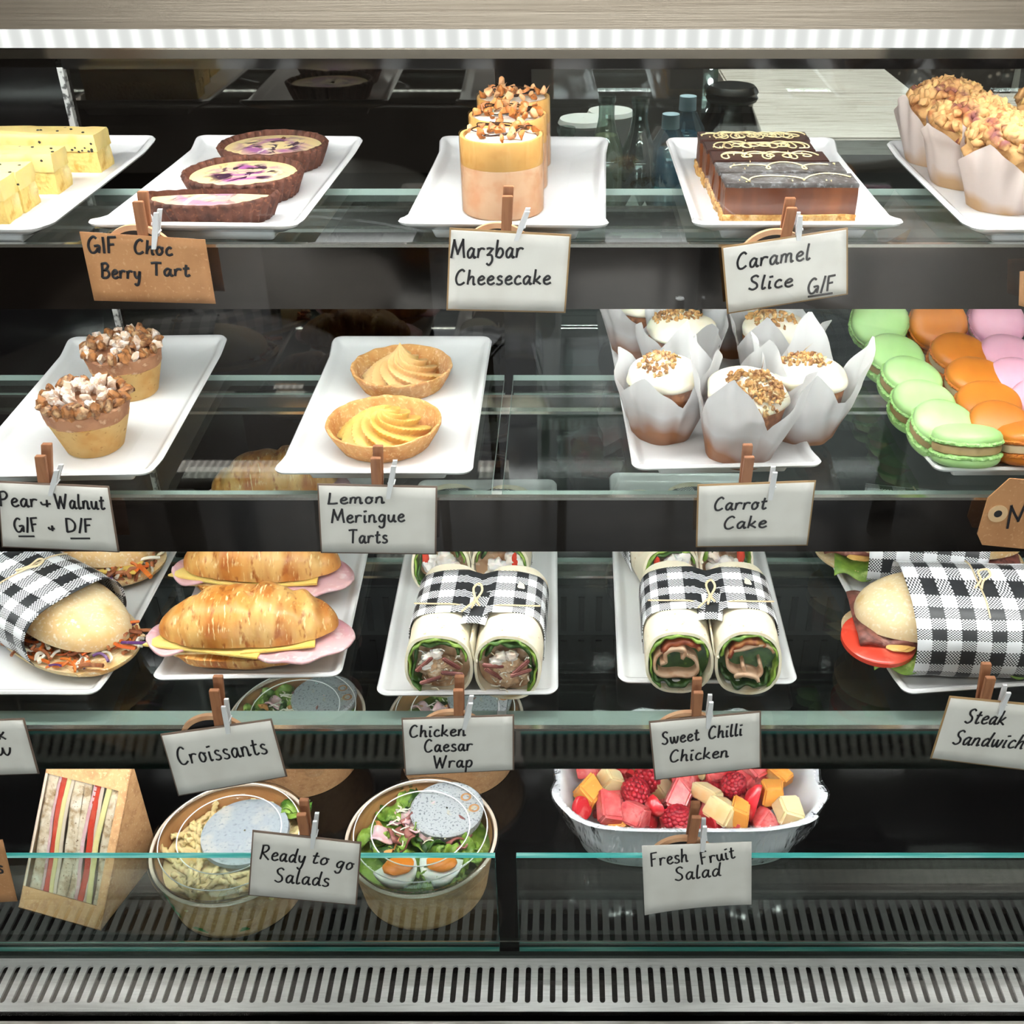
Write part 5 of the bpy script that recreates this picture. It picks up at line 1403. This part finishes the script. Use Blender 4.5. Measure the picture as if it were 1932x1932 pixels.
# ------------------------------------------------------------------ price cards with pen lettering
GL = {
 'A': (.8, [[(0, 0), (.35, 1), (.7, 0)], [(.15, .38), (.55, .38)]]),
 'B': (.66, [[(.08, 1), (.06, .5), (.0, 0)], [(.05, .95), (.4, 1), (.52, .8), (.3, .55), (.1, .52), (.45, .5), (.56, .25), (.36, .02), (.0, .0)]]),
 'C': (.66, [[(.58, .86), (.42, 1), (.18, .82), (.04, .42), (.12, .06), (.34, 0), (.58, .16)]]),
 'D': (.72, [[(.1, 1), (.06, .5), (.04, 0)], [(.04, .98), (.4, .95), (.64, .6), (.5, .15), (.02, .0)]]),
 'F': (.6, [[(.12, .98), (.08, .5), (.04, 0)], [(.08, .98), (.58, 1)], [(.08, .52), (.42, .55)]]),
 'G': (.74, [[(.58, .88), (.4, 1), (.15, .78), (.04, .4), (.16, .04), (.4, .04), (.6, .3)], [(.38, .42), (.68, .44), (.64, .1), (.62, 0)]]),
 'L': (.62, [[(.16, 1), (.1, .5), (.02, .04), (.02, .03), (.3, .02), (.58, .06)]]),
 'M': (.92, [[(.0, 0), (.1, .5), (.2, .98), (.2, .98), (.3, .6), (.42, .25), (.42, .25), (.6, .65), (.76, 1), (.76, 1), (.78, .5), (.84, 0)]]),
 'P': (.62, [[(.1, 1), (.06, .5), (.02, 0)], [(.04, .94), (.4, 1), (.54, .76), (.36, .5), (.08, .46)]]),
 'R': (.68, [[(.12, 1), (.08, .5), (.0, 0)], [(.06, .96), (.42, 1), (.52, .78), (.32, .54), (.1, .5), (.1, .5), (.34, .24), (.6, 0)]]),
 'S': (.6, [[(.52, .88), (.36, 1), (.14, .86), (.18, .62), (.42, .42), (.46, .16), (.24, 0), (.0, .12)]]),
 'T': (.64, [[(.34, .98), (.3, .5), (.26, 0)], [(.0, .96), (.3, 1), (.66, .98)]]),
 'W': (.98, [[(.04, 1), (.1, .5), (.18, .02), (.18, .02), (.32, .4), (.46, .78), (.46, .78), (.5, .4), (.6, .02), (.6, .02), (.76, .5), (.92, 1)]]),
 'K': (.6, [[(.08, .62), (.05, .3), (.02, 0)], [(.48, .62), (.28, .4), (.08, .28), (.08, .28), (.3, .16), (.52, 0)]]),
 'a': (.56, [[(.42, .46), (.26, .55), (.06, .34), (.08, .06), (.24, .04), (.42, .36)], [(.44, .54), (.40, .2), (.46, .0), (.56, .08)]]),
 'b': (.54, [[(.12, 1), (.06, .5), (.04, .04)], [(.05, .2), (.2, .5), (.4, .48), (.46, .24), (.3, .02), (.06, .06)]]),
 'c': (.46, [[(.40, .46), (.26, .56), (.08, .38), (.06, .12), (.22, 0), (.46, .1)]]),
 'd': (.58, [[(.42, .44), (.26, .55), (.06, .34), (.08, .06), (.26, .04), (.42, .34)], [(.54, 1), (.46, .5), (.44, .06), (.58, .04)]]),
 'e': (.5, [[(.06, .28), (.3, .32), (.42, .44), (.28, .56), (.08, .38), (.08, .1), (.26, 0), (.5, .12)]]),
 'g': (.56, [[(.44, .46), (.26, .55), (.06, .34), (.1, .08), (.28, .06), (.44, .38)], [(.46, .54), (.42, .1), (.34, -.34), (.14, -.42), (.02, -.28)]]),
 'h': (.54, [[(.14, 1), (.08, .5), (.02, 0)], [(.06, .26), (.22, .5), (.38, .5), (.38, .24), (.40, .0), (.5, .06)]]),
 'i': (.26, [[(.1, .54), (.07, .25), (.08, .0), (.2, .06)], [(.04, .80), (.26, .84)]]),
 'k': (.52, [[(.12, 1), (.08, .5), (.02, 0)], [(.42, .56), (.24, .34), (.08, .26), (.08, .26), (.26, .16), (.48, 0)]]),
 'l': (.28, [[(.16, 1), (.08, .5), (.06, .06), (.14, 0), (.26, .1)]]),
 'm': (.82, [[(.06, .54), (.05, .25), (.0, 0)], [(.04, .3), (.16, .52), (.32, .5), (.33, .25), (.30, 0)], [(.33, .3), (.46, .52), (.62, .5), (.62, .24), (.64, 0), (.78, .08)]]),
 'n': (.56, [[(.06, .54), (.05, .25), (.0, 0)], [(.04, .28), (.18, .52), (.36, .5), (.38, .24), (.38, 0), (.54, .08)]]),
 'o': (.54, [[(.34, .5), (.2, .54), (.05, .32), (.1, .04), (.28, .02), (.42, .24), (.34, .5), (.34, .5), (.52, .48)]]),
 'p': (.54, [[(.1, .54), (.06, .1), (.0, -.4)], [(.07, .24), (.22, .52), (.42, .5), (.46, .26), (.3, .02), (.06, .08)]]),
 'r': (.46, [[(.06, .54), (.06, .25), (.02, 0)], [(.05, .28), (.18, .5), (.36, .52), (.46, .46)]]),
 's': (.44, [[(.38, .48), (.24, .56), (.1, .46), (.16, .32), (.34, .22), (.34, .06), (.16, -.01), (.0, .06)]]),
 't': (.42, [[(.22, .86), (.16, .45), (.14, .08), (.24, 0), (.40, .1)], [(.0, .56), (.2, .58), (.40, .6)]]),
 'u': (.56, [[(.06, .54), (.04, .2), (.14, .02), (.3, .1), (.42, .5)], [(.44, .54), (.40, .18), (.46, .0), (.56, .06)]]),
 'w': (.72, [[(.04, .54), (.06, .2), (.16, .0), (.28, .16), (.34, .48), (.34, .48), (.38, .14), (.48, .0), (.6, .2), (.66, .54)]]),
 'y': (.54, [[(.06, .54), (.06, .24), (.18, .08), (.34, .2), (.44, .54)], [(.46, .54), (.38, .06), (.26, -.34), (.1, -.42), (.0, -.3)]]),
 'z': (.5, [[(.02, .5), (.2, .54), (.4, .5), (.4, .5), (.2, .26), (.08, .16), (.08, .16), (.34, .14), (.38, -.16), (.2, -.4), (.02, -.3)]]),
 '+': (.4, [[(.0, .42), (.06, .22), (.36, .28)], [(.24, .55), (.22, .3), (.2, .05)]]),
 '/': (.34, [[(.34, 1.06), (.2, .5), (.04, -.06)]]),
 '|': (.22, [[(.12, 1), (.11, .5), (.1, -.02)]]),
 '_': (1, [[(0, 0), (.5, .02), (1, 0)]]),
}
ink = mat('black_marker_ink', '#16141a', rough=.5)
card_w = mat('white_card', '#e6e3dd', rough=.7, layers=[('n', 30, '#dcd8d1', .45, .7)])
card_k = mat('kraft_card', '#c08a5c', rough=.75, layers=[('n', 26, '#b07a4e', .45, .7), ('n', 300, '#cf9f74', .58, .72)])
edge_tan = mat('tan_card_border', '#a9885f', rough=.7)
edge_brown = mat('brown_card_border', '#776357', rough=.7)
wood_peg = mat('brown_wood_peg', '#a8714e', rough=.6, layers=[('n', 60, '#8d5a3c', .45, .7, {'st': (3, 3, .4)})])
white_peg = mat('white_mini_peg', '#e8e8ea', rough=.5)
wood_rim = mat('pale_wood_rim', '#cfa27c', rough=.55, layers=[('n', 50, '#b98660', .45, .7)])
chalk = mat('chalkboard_face', '#17171a', rough=.6)

def lettering(lines, Y, th=.00095, col=None):
    m = MB()
    nrm = Vector((0, -1, 0))
    for (txt, x0, y0, x1, y1, cap) in lines:
        A, B = onY(x0, y0, Y), onY(x1, y1, Y)
        C = onY(x0, y0 - cap, Y)
        ex = (B - A); Lw = ex.length; ex.normalize()
        ez = Vector((-ex.z, 0, ex.x)); H = (C - A).length
        if txt == '_':
            m.tube([A, (A + B) / 2, B], th, 6, flat=(nrm, .35)); continue
        adv = sum(GL[c][0] for c in txt) + .10 * (len(txt) - 1)
        sx = Lw / adv; cur = 0
        for c in txt:
            wd, strokes = GL[c]
            for st in strokes:
                pts = [A + ex * ((cur + p[0] + .12 * (p[1] - .4) * (H / sx) * .6) * sx) + ez * (p[1] * H) for p in st]
                m.tube(crom(pts, 5) if len(pts) > 2 else pts, th, 6, flat=(nrm, .35))
            cur += wd + .10
    return m
def price_card(label, quad, Y, lines, style='tan', peg=None, wpeg=None, disc=True, outline=None, curl=0.0):
    pts = [onY(x, y, Y) for x, y in (outline or quad)]
    c = sum(pts, Vector()) / len(pts)
    t = thing('price_card', label, 'price card', (c.x, c.y, c.z), group='handwritten price cards')
    def loc(p): return Vector(p) - c
    if outline:
        P = [loc(p) for p in pts]; n = len(P); m = MB()
        m.add([(p.x, 0, p.z) for p in P] + [(p.x, .0012, p.z) for p in P], [tuple(range(n)), tuple(range(n, 2 * n))[::-1]] + [(i, (i + 1) % n, n + (i + 1) % n, n + i) for i in range(n)])
        m.build('card_sheet', card_k, t)
    else:
        tl, tr, br, bl = [loc(p) for p in pts]
        def sheet(u, v, k=1.0, dy=0):
            uu, vv = .5 + (u - .5) * k, .5 + (v - .5) * k
            a = tl.lerp(tr, uu); b_ = bl.lerp(br, uu); p = a.lerp(b_, vv)
            return (p.x, dy + curl * ((uu - .5) ** 2) * vv, p.z)
        if style == 'kraft': MB().grid(10, 6, lambda u, v: sheet(u, v)).build('card_sheet', card_k, t, solid=.0006)
        else:
            if style != 'plain':
                MB().grid(10, 6, lambda u, v: sheet(u, v, 1, .0008)).build('card_border', edge_tan if style == 'tan' else edge_brown, t, solid=.0006)
                MB().grid(10, 6, lambda u, v: (lambda a: (a[0], a[1], a[2]))(sheet(.014 + u * .972 if True else u, .024 + v * .952))).build('card_sheet', card_w, t, solid=.0006)
            else: MB().grid(10, 6, lambda u, v: sheet(u, v)).build('card_sheet', card_w, t, solid=.0006)
    if lines:
        m = lettering(lines, Y - .0009, .00105 if style == 'kraft' else .0009); m.v = [tuple(Vector(v) - c) for v in m.v]
        m.build('lettering', ink, t)
    if peg:
        (x, ya, yb), tl_ = peg[:3], (peg[3] if len(peg) > 3 else 0)
        a, b_ = loc(onY(x + tl_, ya, Y)), loc(onY(x, yb, Y))
        m = MB()
        for dy, up in ((.004, .006), (.011, .010)):
            d = (a - b_).normalized()
            pa, pb = a + d * (up - .004), b_ - Vector((0, 0, .012))
            sx = Vector((.0040, 0, 0))
            y0_, y1_ = dy - .0022, dy + .0022
            vs = []
            for q, lean in ((pb, 0), (pa, .004 if dy > .008 else -.002)):
                for sgn in (-1, 1):
                    for yy in (y0_, y1_): vs.append((q.x + sgn * .0040, yy + lean, q.z))
            m.add(vs, [(0, 1, 3, 2), (4, 6, 7, 5), (0, 4, 5, 1), (2, 3, 7, 6), (0, 2, 6, 4), (1, 5, 7, 3)])
        m.build('wood_peg', wood_peg, t, bevel=.0004)
        if disc:
            m = MB(); R = .031
            cc = b_ + Vector((0, 0, -R + .0035))
            m.lathe([(R - .004, -.0025), (R, -.002), (R, .002), (R - .004, .0025), (R - .004, -.0025)], 48)
            m.v = [(x_ + cc.x - .006, .0055 + z_, cc.z + y_) for x_, y_, z_ in m.v]
            m.build('holder_rim', wood_rim, t)
            m = MB(); m.lathe([(.0001, -.001), (R - .003, -.001), (R - .003, .001), (.0001, .001)], 40)
            m.v = [(x_ + cc.x - .006, .0055 + z_, cc.z + y_) for x_, y_, z_ in m.v]
            m.build('holder_board', chalk, t)
    if wpeg:
        x, ya, xb, yb = wpeg
        a, b_ = loc(onY(x, ya, Y)), loc(onY(xb, yb, Y))
        m = MB()
        for dy in (-.0022, .0028):
            vs = []
            for q, wd, lean in ((b_, .0016, 0), (b_.lerp(a, .45), .0023, 0), (a, .0018, -.0022 if dy < 0 else .0022)):
                for sgn in (-1, 1):
                    for yy in (-.0011, .0011): vs.append((q.x + sgn * wd, dy + yy + lean, q.z))
            m.add(vs, [(0, 1, 3, 2), (8, 10, 11, 9)] + [f for k in (0, 4) for f in ((k, k + 4, k + 5, k + 1), (k + 2, k + 3, k + 7, k + 6), (k, k + 2, k + 6, k + 4), (k + 1, k + 5, k + 7, k + 3))])
        mid = b_.lerp(a, .45)
        m.tube([(mid.x - .0026, -.002, mid.z), (mid.x + .0026, -.002, mid.z)], .0007, 5); m.tube([(mid.x + .0026, -.004, mid.z), (mid.x + .0026, .004, mid.z)], .0007, 5)
        m.build('white_peg', white_peg, t)
    return t
Y1, Y2, Y3, Y4 = SF[0] - .017, SF[1] - .017, SF[2] - .030, PANE_Y - .018
price_card('kraft card reading G|F Choc Berry Tart', [(150, 437), (387, 452), (407, 573), (178, 567)], Y1,
           [('G|F', 168, 477, 224, 478, 30), ('Choc', 255, 478, 327, 482, 26), ('Berry', 194, 524, 268, 527, 27), ('Tart', 288, 520, 360, 521, 24)], 'kraft', (265, 386, 436, -6), (298, 398, 292, 468))
price_card('tan bordered card reading Marzbar Cheesecake', [(848, 430), (1078, 443), (1067, 591), (842, 586)], Y1,
           [('Marzbar', 852, 487, 988, 486, 34), ('Cheesecake', 860, 537, 1040, 536, 28)], 'tan', (953, 376, 432, 4), (996, 396, 974, 452))
price_card('tan bordered card reading Caramel slice G/F, tilted up to the right', [(1361, 466), (1600, 430), (1600, 556), (1372, 593)], Y1,
           [('Caramel', 1391, 508, 1530, 489, 30), ('Slice', 1413, 547, 1497, 540, 26), ('G/F', 1525, 555, 1577, 547, 28), ('_', 1524, 560, 1571, 553, 10)], 'tan', (1482, 398, 444, 12), (1508, 404, 1506, 452))
price_card('kraft card at the right end of the upper price strip', [(1924, 512), (2060, 505), (2064, 618), (1922, 576)], Y1, [], 'kraft', None, None, False)
price_card('brown bordered card reading Pear + Walnut G/F + D/F', [(-6, 908), (205, 918), (225, 1043), (3, 1033)], Y2,
           [('Pear', 2, 955, 73, 957, 27), ('+', 80, 958, 100, 958, 26), ('Walnut', 107, 959, 200, 961, 27), ('G/F', 30, 1004, 77, 1003, 25), ('+', 94, 1003, 106, 1003, 20), ('D/F', 127, 1004, 178, 1005, 25), ('_', 35, 1012, 65, 1012, 8), ('_', 133, 1016, 170, 1016, 8)], 'brown', (74, 866, 908, 0), (111, 882, 97, 932), False)
price_card('brown bordered card reading Lemon Meringue Tarts', [(598, 913), (825, 918), (823, 1047), (605, 1044)], Y2,
           [('Lemon', 620, 951, 727, 949, 21), ('Meringue', 627, 987, 765, 984, 25), ('Tarts', 660, 1025, 733, 1024, 25)], 'brown', (708, 870, 914, 0), (744, 874, 733, 938), False)
price_card('brown bordered card reading Carrot Cake', [(1316, 915), (1540, 907), (1524, 1030), (1313, 1033)], Y2,
           [('Carrot', 1348, 963, 1447, 960, 24), ('Cake', 1366, 998, 1447, 995, 23)], 'tan', (1408, 868, 912, 6), (1461, 886, 1452, 940), False)
mt = price_card('kraft luggage tag with a punched hole ring in front of the macarons', None, Y2,
           [('M', 1902, 997, 1948, 985, 40)], 'kraft', None, None, False, outline=[(1905, 903), (2060, 915), (2060, 1048), (1853, 1028), (1844, 1008), (1864, 940)])
q = onY(1882, 968, Y2) - mt.location
m = MB(); m.lathe([(.0034, -.0006), (.0080, -.0006), (.0080, .0006), (.0034, .0006)], 28); m.v = [(x + q.x, q.y - .0008 + z, y + q.z) for x, y, z in m.v]; m.build('hole_ring', mat('pale_ring', '#dcb78c', rough=.7), mt)
m = MB(); m.lathe([(.0001, -.0002), (.0035, -.0002), (.0035, .0002)], 20); m.v = [(x + q.x, q.y - .0008 + z, y + q.z) for x, y, z in m.v]; m.build('punched_hole', chalk, mt)
price_card('white card cut off by the left edge below the slaw rolls', [(-170, 1364), (45, 1356), (74, 1461), (-140, 1468)], Y3,
           [('K', 0, 1395, 14, 1395, 22), ('w', -6, 1425, 26, 1425, 26)], 'brown', None, None, False)
price_card('brown bordered card reading Croissants, tilted up to the right', [(302, 1386), (512, 1357), (542, 1466), (336, 1503)], Y3,
           [('Croissants', 341, 1443, 508, 1421, 31)], 'brown', (409, 1308, 1362, -6), (424, 1326, 432, 1380))
price_card('brown bordered card reading Chicken Caesar Wrap', [(757, 1356), (970, 1349), (970, 1454), (764, 1464)], Y3,
           [('Chicken', 774, 1391, 880, 1388, 22), ('Caesar', 802, 1419, 893, 1416, 23), ('Wrap', 820, 1449, 893, 1447, 23)], 'brown', (864, 1308, 1354, 0), (889, 1320, 876, 1372))
price_card('brown bordered card reading Sweet Chilli Chicken', [(1224, 1362), (1436, 1342), (1436, 1449), (1235, 1473)], Y3,
           [('Sweet', 1250, 1405, 1321, 1396, 23), ('Chilli', 1338, 1394, 1402, 1387, 23), ('Chicken', 1265, 1438, 1376, 1428, 22)], 'brown', (1314, 1312, 1356, 4), (1341, 1318, 1335, 1370))
price_card('brown bordered card reading Steak Sandwich', [(1792, 1314), (2000, 1334), (1965, 1458), (1755, 1432)], Y3,
           [('Steak', 1820, 1364, 1895, 1368, 26), ('Sandwich', 1797, 1404, 1930, 1413, 26)], 'tan', (1862, 1284, 1324, 8), (1900, 1300, 1884, 1345), False)
price_card('kraft card cut off by the left edge beside the sandwich pack', [(-100, 1592), (5, 1584), (33, 1700), (-80, 1706)], Y4,
           [('s', -3, 1647, 8, 1648, 24)], 'kraft', None, None, False)
price_card('brown bordered card reading Ready to go Salads', [(476, 1567), (682, 1590), (673, 1709), (468, 1690)], Y4,
           [('Ready', 492, 1621, 577, 1630, 27), ('to', 588, 1628, 620, 1633, 24), ('go', 634, 1637, 667, 1642, 24), ('Salads', 519, 1664, 622, 1673, 27)], 'brown', (573, 1542, 1578, -5), (596, 1542, 590, 1596), False)
price_card('plain white card reading Fresh Fruit Salad', [(1211, 1596), (1418, 1588), (1417, 1702), (1216, 1722)], Y4,
           [('Fresh', 1230, 1635, 1300, 1625, 25), ('Fruit', 1325, 1631, 1389, 1618, 23), ('Salad', 1275, 1662, 1362, 1652, 25)], 'plain', (1304, 1547, 1592, 10), (1329, 1552, 1325, 1602), True, curl=-.01)

# ------------------------------------------------------------------ behind the case
counter_m = mat('grey_counter', '#6f6f70', rough=.35, layers=[('n', 12, '#5c5c5e', .45, .7)])
b = MB(); b.box((.05, 1.66, 1.115), (1.7, .46, .03)); b.box((.05, 1.68, .55), (1.66, .4, 1.1)); o = b.build('back_counter', counter_m, bevel=.003)
tag(o, 'grey service counter standing behind the display case', 'counter')
b = MB(); b.box((.635, 1.755, 1.205), (.73, .30, .024)); b.box((.42, 2.035, 1.205), (.30, .262, .024))
t = thing('white_bench', 'white timber bench top behind the case on the right', 'bench', (0, 0, 0))  # solid bench added where the front glass reflects pale cafe tables
b.build('bench_top', mat('white_timber', '#e9dcd4', rough=.5, layers=[('n', 20, '#c2b5ab', .5, .62, {'st': (.6, 9, 9)})]), t, bevel=.003)
b = MB(); b.box((.31, 1.96, .596), (.05, .05, 1.19)); b.build('leg', black_matt, t); b = MB(); b.box((.955, 1.80, .596), (.05, .05, 1.19)); b.build('leg', black_matt, t)
CT = 1.1305
bottle_glass = clear('bottle_glass', '#c3d2cb', r0=.22, rough=.02, gain=.9, haze=.10)
blue_glass = clear('blue_plastic', '#7cc3d6', r0=.22, rough=.05, gain=.9, haze=.06)
def bottle(label, x, y, h, r, glass, liquid, cap, group='bottles on the back counter', shape=0):
    t = thing('drink_bottle', label, 'bottle', (x, y, CT), group=group)
    if shape == 0: pr = [(.001, .002), (r, .002), (r, h * .45), (r * .93, h * .55), (r * .5, h * .74), (r * .38, h * .84), (r * .38, h * .95), (r * .44, h * .955), (r * .44, h)]
    else: pr = [(.001, .002), (r, .002), (r, h * .3), (r * .9, h * .36), (r, h * .42), (r, h * .62), (r * .9, h * .74), (r * .4, h * .9), (r * .36, h * .93)]
    MB().lathe(pr, 36).build('bottle_body', glass, t)
    if liquid: MB().lathe([(.001, .004), (r * .93, .004), (r * .93, h * .44), (r * .86, h * .55), (r * .52, h * .70), (.001, h * .70)], 32).build('drink', liquid, t)
    if cap:
        MB().lathe([(.001, h + .002), (r * .42, h + .002), (r * .44, h - .014), (r * .44, h - .016)], 24, cap=1).build('cap', cap, t)
pale_juice = mat('pale_juice', '#b9b48c', rough=.3); dark_drink = mat('dark_drink', '#1d1a1c', rough=.2); blue_liq = mat('blue_tinted_water', '#7fbccb', rough=.15, layers=[('n', 30, '#3f8ea6', .45, .65)])
pale_cap = mat('pale_blue_cap', '#bcd3df', rough=.4)
def cx_(px, y): return onY(px, 300, y).x
bottle('clear glass bottle of pale juice on the back counter', cx_(1143, 1.50), 1.50, .165, .027, bottle_glass, pale_juice, None)
bottle('clear glass bottle half full of dark drink on the back counter', cx_(1205, 1.50), 1.50, .162, .027, bottle_glass, dark_drink, None)
bottle('short clear bottle nearest the dark mullion on the back counter', cx_(1068, 1.50), 1.50, .125, .028, bottle_glass, dark_drink, None)
bottle('blue plastic water bottle in front of its pair', cx_(1262, 1.50), 1.50, .140, .027, blue_glass, blue_liq, pale_cap, shape=1)
bottle('blue plastic water bottle standing behind its pair', cx_(1292, 1.56), 1.56, .150, .027, blue_glass, blue_liq, pale_cap, shape=1)
t = thing('dark_jar', 'dark round shouldered jar with a ribbed lid behind the blue bottles', 'jar', (cx_(1372, 1.6), 1.60, CT))
MB().lathe([(.001, 0), (.036, 0), (.046, .05), (.044, .10), (.030, .13), (.030, .14)], 40).build('jar_body', black_gloss, t)
MB().lathe([(.034, .138), (.036, .142), (.034, .146), (.036, .150), (.034, .154), (.030, .158), (.001, .158)], 40, cap=1).build('jar_lid', black_matt, t)
t = thing('led_tube', 'upright strip of small white lights behind the blue bottles', 'light', (cx_(1330, 1.62), 1.62, CT))
MB().box((0, 0, .10), (.02, .012, .20)).build('tube_body', bottle_glass, t)
m = MB()
for k in range(9): m.blob((0, -.007, .02 + k * .02), (.004, .002, .005), sub=2)
m.build('light_dots', plain_emit('white_dot_light', 6, (1, 1, 1, 1)), t, kind='stuff')
napk = mat('white_napkin', '#eceae6', rough=.7, sss=.1)
for i, (px, yy, hh, lab) in enumerate([(1192, 1.44, .055, 'upright folded napkin corner left of its twin on the back counter'), (1215, 1.43, .045, 'upright folded napkin corner right of its twin on the back counter')]):
    x = cx_(px, yy); m = MB()
    m.add([(-.028, 0, 0), (.028, 0, 0), (.004, .012, hh), (.0, .030, 0)], [(0, 1, 2), (1, 3, 2), (3, 0, 2), (0, 3, 1)])
    o = m.build('folded_napkin', napk, loc=(x, yy, CT)); tag(o, lab, 'napkin', 'napkins on the back counter')
for i, (px, yy, hh, lab) in enumerate([(1100, 1.62, .10, 'white paper cup stack nearest the mullion on the back counter'), (1150, 1.74, .085, 'white paper cup stack behind the juice bottle')]):
    t = thing('paper_cup_stack', lab, 'cups', (cx_(px, yy), yy, CT), group='paper cup stacks')
    m = MB(); m.lathe([(.001, .0), (.030, 0), (.033, hh), (.036, hh + .004), (.033, hh + .010), (.001, hh + .011)], 32); m.build('cups', napk, t)
# rattan chair built as solid in place of its reflection in the front glass
rattan = mat('woven_rattan', '#3a312c', rough=.6, layers=[('v', 55, '#a8968a', .30, .12)], bump=('v', 55, .6, .003))
t = thing('rattan_chair', 'tall woven rattan bar chair with a pale tube frame behind the white bench', 'chair', (.74, 2.36, 0), rz=radians(8))
m = MB(); m.grid(16, 10, lambda u, v: ((u - .5) * .30, .03 * (2 * u - 1) ** 2 * -1, .86 + v * .37)); m.build('backrest', rattan, t, solid=.01)
m = MB(); m.tube(crom([(-.17, .0, .76), (-.17, 0, 1.1), (-.14, 0, 1.22), (0, .02, 1.255), (.14, 0, 1.22), (.17, 0, 1.1), (.17, 0, .76)], 6), .013, 8); m.build('back_frame', mat('pale_tube', '#d9d0c6', rough=.35), t)
MB().box((0, .17, .76), (.34, .32, .03)).build('seat', rattan, t, bevel=.004)
for x in (-.16, .16):
    for y in (.02, .31): MB().tube([(x, y, 0), (x, y, .76)], .012, 8).build('leg', MATS['pale_tube'], t)

# ------------------------------------------------------------------ cafe furniture in front of the case, seen in the dark price strips
dark_top = mat('dark_table_top', '#6a625d', rough=.3, layers=[('n', 5, '#585049', .45, .65)])
pale_top = mat('pale_table_top', '#d8d2ca', rough=.35)
def cafe_table(label, x, y, r, m_):
    t = thing('cafe_table', label, 'table', (x, y, 0), group='round cafe tables')
    MB().lathe([(.001, .72), (r - .01, .72), (r, .73), (r, .745), (r - .006, .75), (.001, .75)], 64).build('table_top', m_, t)
    MB().lathe([(.03, .72), (.03, .04), (.2, .02), (.21, 0)], 32, cap=2).build('pedestal', black_matt, t)
cafe_table('dark round cafe table mirrored in the upper price strip', -.72, -.52, .36, dark_top)
cafe_table('pale round cafe table mirrored in the dark price strips', .80, -1.15, .34, pale_top)
def cafe_chair(label, x, y, rz):
    t = thing('cafe_chair', label, 'chair', (x, y, 0), rz=rz, group='black cafe chairs')
    MB().box((0, 0, .44), (.42, .42, .03)).build('seat', black_gloss, t, bevel=.01)
    m = MB(); m.grid(12, 8, lambda u, v: ((u - .5) * .4, .2 + .03 * (2 * u - 1) ** 2, .52 + v * .34)); m.build('backrest', black_gloss, t, solid=.012)
    for sx in (-.18, .18):
        for sy in (-.18, .18): MB().tube([(sx, sy, 0), (sx * .95, sy * .95, .43 if sy < 0 else .56)], .012, 8).build('leg', steel_bright, t)
cafe_chair('black cafe chair beside the dark round table', -.42, -1.32, .3)
cafe_chair('black cafe chair beside the pale round table', .14, -1.25, -1.7)
